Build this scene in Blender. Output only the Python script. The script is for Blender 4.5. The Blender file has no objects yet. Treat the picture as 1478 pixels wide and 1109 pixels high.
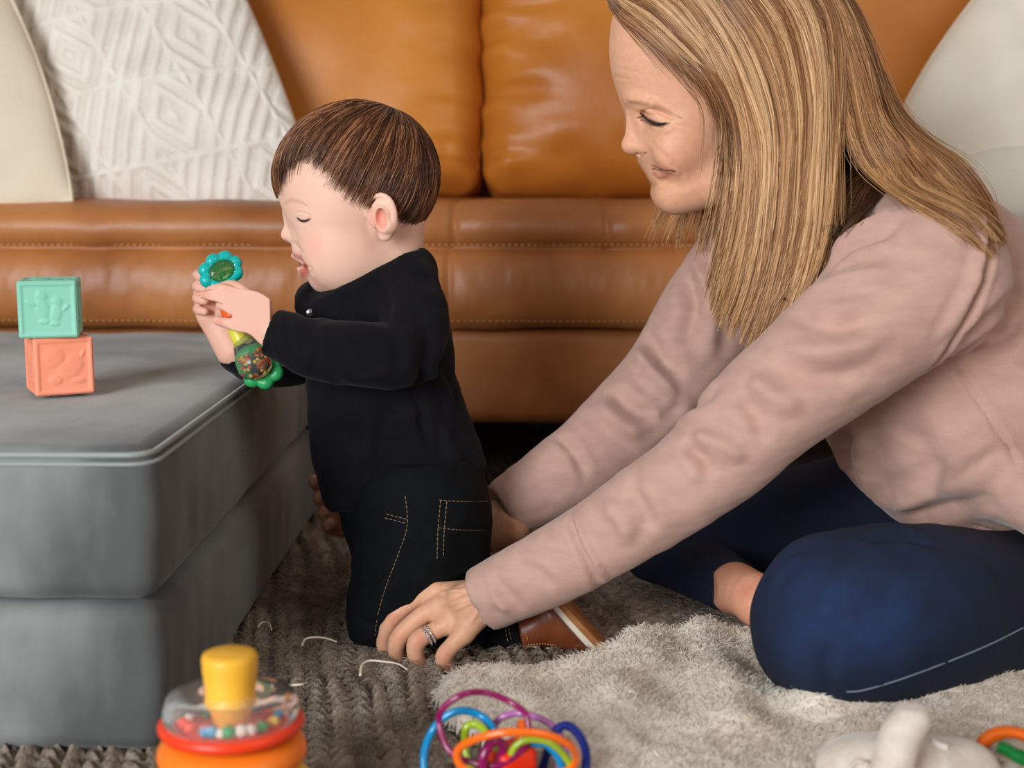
import bpy, bmesh, math, random
import numpy as np
from mathutils import Vector, Matrix, noise
random.seed(7); rng = np.random.default_rng(7)
SC = bpy.context.scene; COL = SC.collection
# ---------------------------------------------------------------- camera
F = 2053.0; CX, CY = 739.0, 554.5
CAM = np.array([0, 0, .512]); PT = math.radians(8.44); YW = math.radians(1.0)
RT = np.array([math.cos(YW), math.sin(YW), 0])
FH = np.array([-math.sin(YW), math.cos(YW), 0])
FW = FH*math.cos(PT) + np.array([0, 0, -math.sin(PT)])
UPV = FH*math.sin(PT) + np.array([0, 0, math.cos(PT)])
def ray(x, y): return RT*((x-CX)/F) + UPV*((CY-y)/F) + FW
def P(x, y, D):
    """point at depth D (metres along Y from the camera) seen at photo position x, y"""
    d = ray(x, y); return CAM + d*(D/d[1])
def R(px, D): return px*D/F
def fl(x, y, z=0.0):
    d = ray(x, y); return CAM + d*((z-CAM[2])/d[2])
def pix(V):
    V = np.asarray(V)-CAM; a = V@RT; b = V@UPV; c = V@FW
    return CX+F*a/c, CY-F*b/c, c
def on_plane(x, y, o, n):
    d = ray(x, y); return CAM + d*(np.dot(o-CAM, n)/np.dot(d, n))
# ---------------------------------------------------------------- object helpers
def link(o, parent=None):
    COL.objects.link(o)
    if parent is not None: o.parent = parent
    return o
def mesh_obj(name, V, Fc, mat=None, parent=None, smooth=True, col=None, loc=None):
    V = np.asarray(V, dtype=np.float32)
    if loc is not None: V = V-np.asarray(loc, dtype=np.float32)
    me = bpy.data.meshes.new(name)
    if isinstance(Fc, np.ndarray):
        nf, k = Fc.shape
        me.vertices.add(len(V)); me.vertices.foreach_set('co', V.ravel())
        me.loops.add(nf*k); me.loops.foreach_set('vertex_index', Fc.astype(np.int32).ravel())
        me.polygons.add(nf); me.polygons.foreach_set('loop_start', np.arange(0, nf*k, k, dtype=np.int32))
        me.update(calc_edges=True)
    else:
        me.from_pydata(V.tolist(), [], Fc); me.update()
    if smooth: me.polygons.foreach_set('use_smooth', np.ones(len(me.polygons), dtype=bool))
    if col is not None:
        at = me.color_attributes.new('Col', 'FLOAT_COLOR', 'POINT')
        c = np.ones((len(V), 4), dtype=np.float32); c[:, :3] = col
        at.data.foreach_set('color', c.ravel())
    if mat: me.materials.append(mat)
    o = bpy.data.objects.new(name, me)
    if loc is not None and parent is None: o.location = loc
    return link(o, parent)
def thing(name, label, cat, loc=(0, 0, 0), group=None, rotz=0):
    o = bpy.data.objects.new(name, None); o.empty_display_size = .02
    o.location = loc; o.rotation_euler = (0, 0, rotz); link(o)
    return tag(o, label, cat, group)
def tag(o, label, cat, group=None, kind=None):
    if label: o['label'] = label
    if cat: o['category'] = cat
    if group: o['group'] = group
    if kind: o['kind'] = kind
    return o
def part(name, VF, mat, th, label=None, col=None, smooth=True, keep=False):
    """mesh given in world space becomes a child of th (an Empty without rotation)"""
    V, Fc = VF; off = np.zeros(3); q = th
    while q is not None: off = off+np.array(q.location); q = q.parent
    o = mesh_obj(name, np.asarray(V)-off, Fc, mat, th, smooth, col)
    if label: o['label'] = label
    return o
def single(name, VF, mat, label, cat, loc, group=None, col=None, smooth=True, kind=None):
    o = mesh_obj(name, VF[0], VF[1], mat, None, smooth, col, loc=loc)
    return tag(o, label, cat, group, kind)
def join(*vfs):
    Vs, Fs, n = [], [], 0
    quad = all(isinstance(f, np.ndarray) and f.shape[1] == 4 for _, f in vfs)
    for V, Fc in vfs:
        Vs.append(np.asarray(V))
        if quad: Fs.append(Fc+n)
        else: Fs += [tuple(int(i)+n for i in f) for f in Fc]
        n += len(V)
    return np.concatenate(Vs), (np.concatenate(Fs) if quad else Fs)
# ---------------------------------------------------------------- curves and tubes
def cr(pts, n):
    """Catmull-Rom resample to n points; works on any column count"""
    p = np.asarray(pts, float)
    if len(p) == 2: return p[0]+(p[1]-p[0])*np.linspace(0, 1, n)[:, None]
    d = np.linalg.norm(np.diff(p[:, :3], axis=0), axis=1)+1e-9; s = np.concatenate([[0], np.cumsum(d)]); u = np.linspace(0, s[-1], n)
    i = np.clip(np.searchsorted(s, u, side='right')-1, 0, len(p)-2); t = ((u-s[i])/d[i])[:, None]
    e = np.vstack([2*p[0]-p[1], p, 2*p[-1]-p[-2]])
    a, b, c, q = e[i], e[i+1], e[i+2], e[i+3]
    return .5*((2*b)+(-a+c)*t+(2*a-5*b+4*c-q)*t*t+(-a+3*b-3*c+q)*t**3)
def tube(pts, r, sides=10, closed=False, caps=True):
    p = np.asarray(pts, float); n = len(p); r = np.broadcast_to(np.asarray(r, float), (n,))
    T = np.roll(p, -1, 0)-np.roll(p, 1, 0) if closed else np.gradient(p, axis=0)
    T /= np.linalg.norm(T, axis=1)[:, None]+1e-12
    ref = np.array([0, 0, 1.]) if abs(T[0][2]) < .9 else np.array([1., 0, 0])
    N = np.cross(T[0], ref); N /= np.linalg.norm(N); Ns = [N]
    for k in range(1, n):
        N = Ns[-1]-T[k]*np.dot(Ns[-1], T[k]); N /= np.linalg.norm(N)+1e-12; Ns.append(N)
    Ns = np.array(Ns); B = np.cross(T, Ns)
    if closed:   # unwind the twist
        Nn = Ns[-1]-T[0]*np.dot(Ns[-1], T[0]); tw = math.atan2(np.dot(Nn, B[0]), np.dot(Nn, Ns[0]))
        a = -tw*np.arange(n)/n; c, s = np.cos(a)[:, None], np.sin(a)[:, None]; Ns, B = Ns*c+B*s, B*c-Ns*s
    th = np.linspace(0, 2*math.pi, sides, endpoint=False)
    V = p[:, None]+r[:, None, None]*(Ns[:, None]*np.cos(th)[None, :, None]+B[:, None]*np.sin(th)[None, :, None])
    V = V.reshape(-1, 3); m = n if closed else n-1
    i = np.arange(m)[:, None]; j = np.arange(sides)[None]; i2 = (i+1) % n; j2 = (j+1) % sides
    Fc = np.stack([i*sides+j, i*sides+j2, i2*sides+j2, i2*sides+j], -1).reshape(-1, 4)
    if not closed and caps:
        V = np.vstack([V, p[:1], p[-1:]]); a = len(V)-2; jj = np.arange(sides); j2 = (jj+1) % sides
        c1 = np.stack([j2, jj, np.full(sides, a), np.full(sides, a)], -1)
        b = (n-1)*sides; c2 = np.stack([b+jj, b+j2, np.full(sides, a+1), np.full(sides, a+1)], -1)
        return V, [tuple(f) for f in Fc.tolist()]+[tuple(f[:3]) for f in c1.tolist()]+[tuple(f[:3]) for f in c2.tolist()]
    return V, Fc
def strands(C, rad, sides=3, flat=None):
    """C (N,S,3) curves, rad (N,S) -> one mesh of thin tubes; returns V,F"""
    N, S, _ = C.shape
    T = np.gradient(C, axis=1); T /= np.linalg.norm(T, axis=2, keepdims=True)+1e-12
    ref = np.array([.31, -.9, .3]); ref /= np.linalg.norm(ref)
    A = np.cross(T, ref); A /= np.linalg.norm(A, axis=2, keepdims=True)+1e-9; B = np.cross(T, A)
    th = np.linspace(0, 2*math.pi, sides, endpoint=False)+1.57
    V = C[:, :, None]+rad[:, :, None, None]*(A[:, :, None]*np.cos(th)[None, None, :, None]+B[:, :, None]*np.sin(th)[None, None, :, None])
    i = np.arange(N)[:, None, None]*S*sides; s = np.arange(S-1)[None, :, None]*sides; j = np.arange(sides)[None, None]; j2 = (j+1) % sides
    Fc = np.stack([i+s+j, i+s+j2, i+s+sides+j2, i+s+sides+j], -1).reshape(-1, 4)
    return V.reshape(-1, 3), Fc
def lathe(prof, seg=48, c=(0, 0, 0)):
    p = np.asarray(prof, float); n = len(p); a = np.linspace(0, 2*math.pi, seg, endpoint=False)
    V = np.stack([p[:, 0, None]*np.cos(a), p[:, 0, None]*np.sin(a), np.broadcast_to(p[:, 1, None], (n, seg))], -1).reshape(-1, 3)+np.asarray(c)
    i = np.arange(n-1)[:, None]; j = np.arange(seg)[None]; j2 = (j+1) % seg
    return V, np.stack([i*seg+j, i*seg+j2, (i+1)*seg+j2, (i+1)*seg+j], -1).reshape(-1, 4)
def cubegrid(ticks):
    """surface of a box as 6 shared-vertex grids; ticks = 3 arrays; returns V,F(quads)"""
    idx = {}; V = []; Fq = []
    tx, ty, tz = ticks; n = (len(tx), len(ty), len(tz))
    def vid(i, j, k):
        key = (i, j, k)
        if key not in idx: idx[key] = len(V); V.append((tx[i], ty[j], tz[k]))
        return idx[key]
    for ax in range(3):
        u, v = [(1, 2), (2, 0), (0, 1)][ax]
        for side in (0, n[ax]-1):
            for a in range(n[u]-1):
                for b in range(n[v]-1):
                    q = []
                    for da, db in ((0, 0), (1, 0), (1, 1), (0, 1)):
                        ijk = [0, 0, 0]; ijk[ax] = side; ijk[u] = a+da; ijk[v] = b+db; q.append(vid(*ijk))
                    Fq.append(q if side else q[::-1])
    return np.array(V, float), np.array(Fq)
def rbox(w, d, h, r, nx=12, ny=12, nz=6, f=None):
    """rounded box centred on the origin; f(P)->displacement added afterwards"""
    def tk(L, n):
        a = np.array([0, .3, .62, .85])*r; return np.concatenate([-L/2+a, np.linspace(-L/2+r, L/2-r, n), (L/2-a)[::-1]])
    V, Fq = cubegrid((tk(w, nx), tk(d, ny), tk(h, nz)))
    half = np.array([w, d, h])/2; c = np.clip(V, -(half-r), half-r); q = V-c
    # map cube corner region to sphere
    l = np.linalg.norm(q, axis=1); m = np.abs(q).max(axis=1)
    nz_ = l > 1e-9; q[nz_] *= (m[nz_]/l[nz_])[:, None]
    V = c+q
    if f is not None: V = V+f(V)
    return V, Fq
def rotz(V, a, c=(0, 0, 0)):
    c = np.asarray(c); V = np.asarray(V)-c; s, k = math.sin(a), math.cos(a)
    return V@np.array([[k, s, 0], [-s, k, 0], [0, 0, 1.]])+c
# ---------------------------------------------------------------- distance-field modelling
class Vol:
    def __init__(s, lo, hi, h):
        s.h = h; s.lo = np.asarray(lo, float); s.n = np.ceil((np.asarray(hi)-s.lo)/h).astype(int)+1
        s.f = np.full(s.n, 1.0, dtype=np.float32)
        s.ax = [s.lo[i]+h*np.arange(s.n[i]) for i in range(3)]
    def sub(s, lo, hi, m):
        a = np.clip(np.floor((np.asarray(lo)-m-s.lo)/s.h).astype(int), 0, s.n); b = np.clip(np.ceil((np.asarray(hi)+m-s.lo)/s.h).astype(int)+1, 0, s.n)
        sl = tuple(slice(a[i], b[i]) for i in range(3))
        return sl, s.ax[0][sl[0]][:, None, None], s.ax[1][sl[1]][None, :, None], s.ax[2][sl[2]][None, None, :]
    def put(s, sl, d, k, mode):
        a = s.f[sl]; 
        if a.size == 0: return
        d = d.astype(np.float32)
        if mode == 'u':
            h = np.maximum(k-np.abs(a-d), 0)/k if k > 0 else 0; s.f[sl] = np.minimum(a, d)-h*h*k/4
        elif mode == 's':
            d = -d; h = np.maximum(k-np.abs(a-d), 0)/k if k > 0 else 0; s.f[sl] = np.maximum(a, d)+h*h*k/4
        elif mode == 'i':
            h = np.maximum(k-np.abs(a-d), 0)/k if k > 0 else 0; s.f[sl] = np.maximum(a, d)+h*h*k/4
    def ell(s, c, r, k=.01, mode='u', M=None):
        """ellipsoid; M rows = its axes"""
        c = np.asarray(c, float); r = np.asarray(r, float); m = k+4*s.h; R_ = r.max() if M is not None else r
        sl, x, y, z = s.sub(c-R_, c+R_, m); x, y, z = x-c[0], y-c[1], z-c[2]
        if M is not None: M = np.asarray(M, float); x, y, z = (M[i, 0]*x+M[i, 1]*y+M[i, 2]*z for i in range(3))
        k0 = np.sqrt((x/r[0])**2+(y/r[1])**2+(z/r[2])**2)+1e-9; k1 = np.sqrt((x/r[0]**2)**2+(y/r[1]**2)**2+(z/r[2]**2)**2)+1e-9
        s.put(sl, k0*(k0-1)/k1, k, mode)
    def chain(s, pts, rad, k=.01, mode='u', n=None, flat=None):
        """tapered limb through pts; flat=(axis, f) squashes the section along axis by f (<1 thinner)"""
        q = np.column_stack([np.asarray(pts, float), np.asarray(rad, float)])
        if n: q = cr(q, n)
        p, r = q[:, :3], q[:, 3]; m = k+4*s.h; R_ = r.max()
        sl, x, y, z = s.sub(p.min(0)-R_, p.max(0)+R_, m); best = None
        if flat is not None:
            ax = np.asarray(flat[0], float); ax /= np.linalg.norm(ax); g = 1/flat[1]-1
        for i in range(len(p)-1):
            a, b = p[i], p[i+1]; ba = b-a; L = np.dot(ba, ba)+1e-12
            dx, dy, dz = x-a[0], y-a[1], z-a[2]
            t = np.clip((dx*ba[0]+dy*ba[1]+dz*ba[2])/L, 0, 1)
            ex, ey, ez = dx-t*ba[0], dy-t*ba[1], dz-t*ba[2]
            if flat is not None:
                w = (ex*ax[0]+ey*ax[1]+ez*ax[2])*g; d = np.sqrt((ex+w*ax[0])**2+(ey+w*ax[1])**2+(ez+w*ax[2])**2)
            else: d = np.sqrt(ex*ex+ey*ey+ez*ez)
            d = d-(r[i]+t*(r[i+1]-r[i]))
            best = d if best is None else np.minimum(best, d)
        s.put(sl, best, k, mode)
    def plane(s, o, n, k=.004, rad=None, mode='i'):
        """keep the side n points away from; rad limits the cut to a ball round o"""
        n = np.asarray(n, float); n /= np.linalg.norm(n); o = np.asarray(o, float)
        if rad: sl, x, y, z = s.sub(o-rad, o+rad, 0)
        else: sl, x, y, z = s.sub(s.lo, s.lo+s.h*s.n, 0)
        d = (x-o[0])*n[0]+(y-o[1])*n[1]+(z-o[2])*n[2]
        if rad:
            rr = np.sqrt((x-o[0])**2+(y-o[1])**2+(z-o[2])**2)-rad; d = np.minimum(d, -rr)
        s.put(sl, d+0*x+0*y+0*z, k, mode)
    def blade(s, poly, o, Fv, Uv, Sv, Rr, w=0., k=.01, taper=None):
        """inflated silhouette: polygon given as (f,u) pairs in the frame o,Fv,Uv; thickness grows inwards up to Rr"""
        poly = np.asarray(poly, float); pts = o+poly[:, :1]*Fv+poly[:, 1:]*Uv
        lo = pts.min(0)-Rr-w; hi = pts.max(0)+Rr+w
        sl, x, y, z = s.sub(lo, hi, k+4*s.h); x, y, z = x-o[0], y-o[1], z-o[2]
        f = x*Fv[0]+y*Fv[1]+z*Fv[2]; u = x*Uv[0]+y*Uv[1]+z*Uv[2]; q = x*Sv[0]+y*Sv[1]+z*Sv[2]
        d2 = None; ins = np.zeros(np.broadcast(f, u).shape, bool)
        for i in range(len(poly)):
            a, b = poly[i], poly[(i+1) % len(poly)]; e = b-a; wx, wy = f-a[0], u-a[1]
            t = np.clip((wx*e[0]+wy*e[1])/(e@e+1e-12), 0, 1); dd = (wx-t*e[0])**2+(wy-t*e[1])**2
            d2 = dd if d2 is None else np.minimum(d2, dd)
            c = (a[1] > u) != (b[1] > u)
            if abs(e[1]) > 1e-12: ins ^= c & (f < e[0]*(u-a[1])/e[1]+a[0])
        d = np.sqrt(d2); sd = np.where(ins, -d, d); qq = np.maximum(np.abs(q)-w, 0)
        if taper is not None: qq = qq*taper(f, u)
        g = np.maximum(Rr+sd, 0); s.put(sl, np.sqrt(g*g+qq*qq)-Rr, k, 'u')
    def mesh(s, smooth=1):
        f = s.f; f = np.pad(f, 1, constant_values=1.0); lo = s.lo-s.h
        neg = f < 0; nx, ny, nz = (a-1 for a in f.shape)
        cnt = sum(neg[i:nx+i, j:ny+j, k:nz+k].astype(np.int8) for i in (0, 1) for j in (0, 1) for k in (0, 1))
        act = (cnt > 0) & (cnt < 8); I = np.argwhere(act); idx = np.full(act.shape, -1, np.int64); idx[act] = np.arange(len(I))
        acc = np.zeros((len(I), 3)); num = np.zeros(len(I)); cs = [(i, j, k) for i in (0, 1) for j in (0, 1) for k in (0, 1)]
        for a in cs:
            for ax in range(3):
                if a[ax]: continue
                b = list(a); b[ax] = 1
                fa = f[I[:, 0]+a[0], I[:, 1]+a[1], I[:, 2]+a[2]]; fb = f[I[:, 0]+b[0], I[:, 1]+b[1], I[:, 2]+b[2]]
                c = (fa < 0) != (fb < 0); t = np.where(c, fa/(fa-fb+1e-20), 0); p = np.tile(np.array(a, float), (len(I), 1)); p[:, ax] += t
                acc[c] += p[c]; num += c
        V = lo+(I+acc/num[:, None])*s.h; Q = []
        for ax in range(3):
            u, v = [(1, 2), (2, 0), (0, 1)][ax]; sa = [slice(None)]*3; sb = [slice(None)]*3; sa[ax] = slice(0, -1); sb[ax] = slice(1, None)
            ch = neg[tuple(sa)] != neg[tuple(sb)]; E = np.argwhere(ch); E = E[(E[:, u] > 0) & (E[:, v] > 0) & (E[:, u] < f.shape[u]-1) & (E[:, v] < f.shape[v]-1)]
            inside = neg[E[:, 0], E[:, 1], E[:, 2]]
            def cell(du, dv):
                q = E.copy(); q[:, u] += du; q[:, v] += dv; return idx[q[:, 0], q[:, 1], q[:, 2]]
            q = np.stack([cell(-1, -1), cell(0, -1), cell(0, 0), cell(-1, 0)], 1); q[~inside] = q[~inside][:, ::-1]; Q.append(q)
        Q = np.concatenate(Q)
        for _ in range(smooth): V = relax(V, Q)
        return V, Q
def relax(V, Q, lam=.5):
    a = np.zeros_like(V); n = np.zeros(len(V))
    for i in range(4):
        j = (i+1) % 4
        for c in range(3): a[:, c] += np.bincount(Q[:, i], V[Q[:, j], c], len(V)); 
        for c in range(3): a[:, c] += np.bincount(Q[:, j], V[Q[:, i], c], len(V))
        n += np.bincount(Q[:, i], minlength=len(V))+np.bincount(Q[:, j], minlength=len(V))
    n = np.maximum(n, 1); return V+lam*(a/n[:, None]-V)
def normals(V, Q):
    n = np.cross(V[Q[:, 2]]-V[Q[:, 0]], V[Q[:, 3]]-V[Q[:, 1]]); N = np.zeros_like(V)
    for i in range(4):
        for c in range(3): N[:, c] += np.bincount(Q[:, i], n[:, c], len(V))
    return N/(np.linalg.norm(N, axis=1)[:, None]+1e-20)
def largest(V, Q, keep=1):
    """drop stray islands"""
    lab = np.arange(len(V))
    while True:
        m = lab[Q].min(1); new = lab.copy(); np.minimum.at(new, Q.ravel(), np.repeat(m, 4)); new = new[new]
        if (new == lab).all(): break
        lab = new
    u, c = np.unique(lab[Q[:, 0]], return_counts=True); ok = u[np.argsort(-c)[:keep]]; sel = np.isin(lab[Q[:, 0]], ok); Q = Q[sel]
    used = np.unique(Q); mp = np.full(len(V), -1); mp[used] = np.arange(len(used)); return V[used], mp[Q]
def project(V, pts, n=40, tol=7, lift=0.0, N=None):
    """lay a photo-space polyline onto the camera side of a mesh; returns 3-D polyline"""
    x, y, c = pix(V); q = cr(np.asarray(pts, float), n); out = []
    for a, b in q:
        d2 = (x-a)**2+(y-b)**2; m = d2 < tol*tol
        if not m.any(): continue
        i = np.where(m)[0]; front = c[i].min(); i = i[c[i] < front+.02]; j = i[np.argmin(d2[i])]
        p = CAM+ray(a, b)*(c[j])
        out.append(p-ray(a, b)*lift)
    out = np.array(out)
    if len(out) > 4:
        for _ in range(2): out[1:-1] = (out[:-2]+2*out[1:-1]+out[2:])/4
    return out
def dist_poly(V, line):
    d = np.full(len(V), 1e9)
    for i in range(len(line)-1):
        a, b = line[i], line[i+1]; ba = b-a; t = np.clip((V-a)@ba/(ba@ba+1e-12), 0, 1)
        d = np.minimum(d, np.linalg.norm(V-a-t[:, None]*ba, axis=1))
    return d
def fold(V, Q, folds, falloff=True, head=None):
    """each fold: (photo polyline, width m, height m (+ ridge / - groove))"""
    N = normals(V, Q); D = np.zeros(len(V))
    for pts, w, hgt in folds:
        ln = project(V, pts, 24, 9)
        if len(ln) < 2: continue
        d = np.full(len(V), 1e9); s = np.zeros(len(V)); m = len(ln)
        lo = ln.min(0)-4*w; hi = ln.max(0)+4*w; near = np.where(((V > lo) & (V < hi)).all(1))[0]
        if len(near) == 0: continue
        Vn = V[near]; dn = np.full(len(near), 1e9); sn = np.zeros(len(near))
        for i in range(m-1):
            a, b = ln[i], ln[i+1]; ba = b-a; t = np.clip((Vn-a)@ba/(ba@ba+1e-12), 0, 1); dd = np.linalg.norm(Vn-a-t[:, None]*ba, axis=1)
            c = dd < dn; dn[c] = dd[c]; sn[c] = (i+t[c])/(m-1)
        if head is not None:
            fac = _fold_one(V, ln-2*((ln-head.o)@head.S)[:, None]*head.S, w, hgt, falloff); D += fac
        prof = np.exp(-(dn/w)**2); end = np.clip(np.minimum(sn, 1-sn)*5, 0, 1) if falloff else 1
        # neighbouring counter-swell gives a cloth-like fold
        prof = prof-.35*np.exp(-((dn-2*w)/w)**2)
        D[near] += hgt*prof*end
    return V+N*D[:, None]
def _fold_one(V, ln, w, hgt, falloff):
    D = np.zeros(len(V)); lo = ln.min(0)-4*w; hi = ln.max(0)+4*w; near = np.where(((V > lo) & (V < hi)).all(1))[0]
    if len(near) == 0: return D
    Vn = V[near]; m = len(ln); dn = np.full(len(near), 1e9); sn = np.zeros(len(near))
    for i in range(m-1):
        a, b = ln[i], ln[i+1]; ba = b-a; t = np.clip((Vn-a)@ba/(ba@ba+1e-12), 0, 1); dd = np.linalg.norm(Vn-a-t[:, None]*ba, axis=1)
        c = dd < dn; dn[c] = dd[c]; sn[c] = (i+t[c])/(m-1)
    D[near] = hgt*(np.exp(-(dn/w)**2)-.35*np.exp(-((dn-2*w)/w)**2))*(np.clip(np.minimum(sn, 1-sn)*5, 0, 1) if falloff else 1)
    return D
def paint_line(V, col, pts, w, color, strength=1., head=None, soft=.5):
    """tint a band of half-width w (metres) along a photo-space line laid on the surface; pts may carry per-point width factors"""
    ln = project(V, [p[:2] for p in pts], 24, 7)
    if len(ln) < 2: return col
    wf = np.interp(np.linspace(0, 1, len(ln)), np.linspace(0, 1, len(pts)), [p[2] if len(p) > 2 else 1. for p in pts])
    for L_ in ((ln,) if head is None else (ln, ln-2*((ln-head.o)@head.S)[:, None]*head.S)):
        near = np.where(((V > L_.min(0)-4*w) & (V < L_.max(0)+4*w)).all(1))[0]; Vn = V[near]; best = np.full(len(near), 1e9)
        for i in range(len(L_)-1):
            a, b = L_[i], L_[i+1]; ba = b-a; t = np.clip((Vn-a)@ba/(ba@ba+1e-12), 0, 1); dd = np.linalg.norm(Vn-a-t[:, None]*ba, axis=1)/(w*(wf[i]+t*(wf[i+1]-wf[i]))+1e-9); best = np.minimum(best, dd)
        k = (strength*np.clip((1+soft-best)/(2*soft), 0, 1))[:, None]; col[near] = col[near]*(1-k)+np.asarray(s2l(color))*k
    return col
def vnoise(V, sc, oct=2, seed=0.0):
    """cheap smooth noise from summed sines"""
    r = np.random.default_rng(int(seed*100)+5); o = np.zeros(len(V)); a = 1.; tot = 0
    for k in range(oct):
        for _ in range(5):
            d = r.normal(size=3); d /= np.linalg.norm(d); f = sc*(2**k)*r.uniform(.7, 1.4)
            o += a*np.sin(V@d*f*2*math.pi+r.uniform(0, 6.28)+1.3*np.sin(V@np.roll(d, 1)*f*3.1+r.uniform(0, 6)))
        tot += a*5**.5; a *= .5
    return o/tot
# ---------------------------------------------------------------- materials
def s2l(c):
    c = np.asarray(c, float)/255.; return tuple(np.where(c <= .04045, c/12.92, ((c+.055)/1.055)**2.4))
def nodes(name):
    m = bpy.data.materials.new(name); m.use_nodes = True; nt = m.node_tree; b = nt.nodes['Principled BSDF']; return m, nt, b
def nn(nt, t, **kw):
    n = nt.nodes.new(t)
    for k, v in kw.items(): setattr(n, k, v)
    return n
def material(name, c1, c2=None, rough=.6, scale=20., detail=4., stretch=None, bump=0., bscale=None, bdist=.002, sheen=0., sss=0., spec=.5, vcol=False, metal=0., coat=0.,
             trans=0., alpha=1., ior=1.45, emit=None, sss_r=(1, .35, .2), lo=.35, hi=.65, wave=None, sheen_tint=None, aniso=0., vein=None):
    m, nt, b = nodes(name); L = nt.links
    b.inputs['Roughness'].default_value = rough; b.inputs['Metallic'].default_value = metal
    b.inputs['Specular IOR Level'].default_value = spec; b.inputs['IOR'].default_value = ior
    b.inputs['Coat Weight'].default_value = coat; b.inputs['Coat Roughness'].default_value = .15
    b.inputs['Transmission Weight'].default_value = trans; b.inputs['Alpha'].default_value = alpha
    b.inputs['Anisotropic'].default_value = aniso
    if sheen:
        b.inputs['Sheen Weight'].default_value = sheen; b.inputs['Sheen Roughness'].default_value = .4
        if sheen_tint is not None: b.inputs['Sheen Tint'].default_value = (*s2l(sheen_tint), 1)
    if sss:
        b.inputs['Subsurface Weight'].default_value = sss; b.inputs['Subsurface Radius'].default_value = sss_r; b.inputs['Subsurface Scale'].default_value = .006
    tc = nn(nt, 'ShaderNodeTexCoord'); src = tc.outputs['Object']
    if stretch is not None:
        mp = nn(nt, 'ShaderNodeMapping'); mp.inputs['Scale'].default_value = stretch; L.new(src, mp.inputs['Vector']); src2 = mp.outputs['Vector']
    else: src2 = src
    colout = None
    if c2 is not None:
        t = nn(nt, 'ShaderNodeTexNoise'); t.inputs['Scale'].default_value = scale; t.inputs['Detail'].default_value = detail; L.new(src2, t.inputs['Vector'])
        r = nn(nt, 'ShaderNodeValToRGB'); r.color_ramp.elements[0].position = lo; r.color_ramp.elements[1].position = hi
        r.color_ramp.elements[0].color = (*s2l(c1), 1); r.color_ramp.elements[1].color = (*s2l(c2), 1); L.new(t.outputs['Fac'], r.inputs['Fac']); colout = r.outputs['Color']
    if vcol:
        a = nn(nt, 'ShaderNodeVertexColor', layer_name='Col')
        if colout is not None:
            mx = nn(nt, 'ShaderNodeMix', data_type='RGBA', blend_type='MULTIPLY'); mx.inputs['Factor'].default_value = 1
            L.new(a.outputs['Color'], mx.inputs['A']); L.new(colout, mx.inputs['B']); colout = mx.outputs['Result']
        else: colout = a.outputs['Color']
    if colout is not None: L.new(colout, b.inputs['Base Color'])
    else: b.inputs['Base Color'].default_value = (*s2l(c1), 1)
    if emit: b.inputs['Emission Color'].default_value = (*s2l(emit), 1); b.inputs['Emission Strength'].default_value = 1
    if bump:
        t = nn(nt, 'ShaderNodeTexNoise'); t.inputs['Scale'].default_value = bscale or scale*5; t.inputs['Detail'].default_value = 5; L.new(src2 if wave is None else src, t.inputs['Vector']); h = t.outputs['Fac']
        if wave is not None:   # woven or ribbed cloth: (direction vector, frequency)
            w = nn(nt, 'ShaderNodeTexWave', wave_type='BANDS', bands_direction=wave[0]); w.inputs['Scale'].default_value = wave[1]; w.inputs['Distortion'].default_value = 1.5
            L.new(src, w.inputs['Vector']); ad = nn(nt, 'ShaderNodeMath', operation='ADD'); L.new(h, ad.inputs[0]); L.new(w.outputs['Fac'], ad.inputs[1]); h = ad.outputs[0]
        bp = nn(nt, 'ShaderNodeBump'); bp.inputs['Strength'].default_value = bump; bp.inputs['Distance'].default_value = bdist
        L.new(h, bp.inputs['Height']); L.new(bp.outputs['Normal'], b.inputs['Normal'])
    return m
# ---------------------------------------------------------------- materials
M = {}
M['leather'] = material('cognac leather', (178, 104, 34), (212, 134, 50), rough=.42, scale=2.2, detail=6, bump=.22, bscale=34, bdist=.004, spec=.45)
M['leather_seat'] = material('worn cognac leather', (150, 88, 44), (190, 122, 68), rough=.43, scale=5, detail=7, bump=.2, bscale=45, bdist=.003, spec=.5)
M['thread'] = material('tan thread', (214, 160, 100), rough=.8)
M['dark_wood'] = material('dark stained wood', (30, 20, 14), (48, 32, 22), rough=.5, scale=8)
M['velvet'] = material('grey velvet', (82, 83, 83), (150, 153, 150), rough=.85, scale=5.5, detail=7, stretch=(1, .45, .45), bump=.3, bscale=60, bdist=.0015, sheen=.22, lo=.38, hi=.66)
M['velvet_pipe'] = material('grey velvet piping', (150, 155, 152), rough=.6, sheen=.4)
M['wall'] = material('warm white wall paint', (214, 206, 196), (220, 212, 202), rough=.9, scale=12, bump=.1)
M['floor'] = material('brown wood floor', (92, 66, 46), (122, 88, 62), rough=.5, scale=6, stretch=(1, 12, 1), bump=.1)
M['rug'] = material('taupe wool knit', (132, 117, 103), (172, 156, 141), rough=.95, scale=26, detail=8, bump=.9, bscale=260, bdist=.004, vcol=True)
M['yarn'] = material('cream yarn', (226, 208, 184), (240, 226, 206), rough=.9, scale=80)
M['fleece'] = material('cream fleece', (218, 203, 187), (236, 225, 210), rough=.95, scale=14, bump=.5, bscale=180, bdist=.004, sheen=.3)
M['linen_white'] = material('white tufted cotton', (230, 221, 209), (242, 234, 223), rough=.95, scale=18, bump=.6, bscale=170, bdist=.003, vcol=True)
M['linen_beige'] = material('beige linen', (226, 209, 184), (240, 225, 202), rough=.95, scale=5, bump=.35, bscale=240, bdist=.002)
M['linen_cream'] = material('cream linen', (240, 228, 208), (248, 240, 224), rough=.9, scale=7, bump=.35, bscale=160, bdist=.003)
M['linen_pale'] = material('pale cotton', (236, 228, 212), (244, 238, 226), rough=.9, scale=7, bump=.3, bscale=130, bdist=.003)
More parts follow.
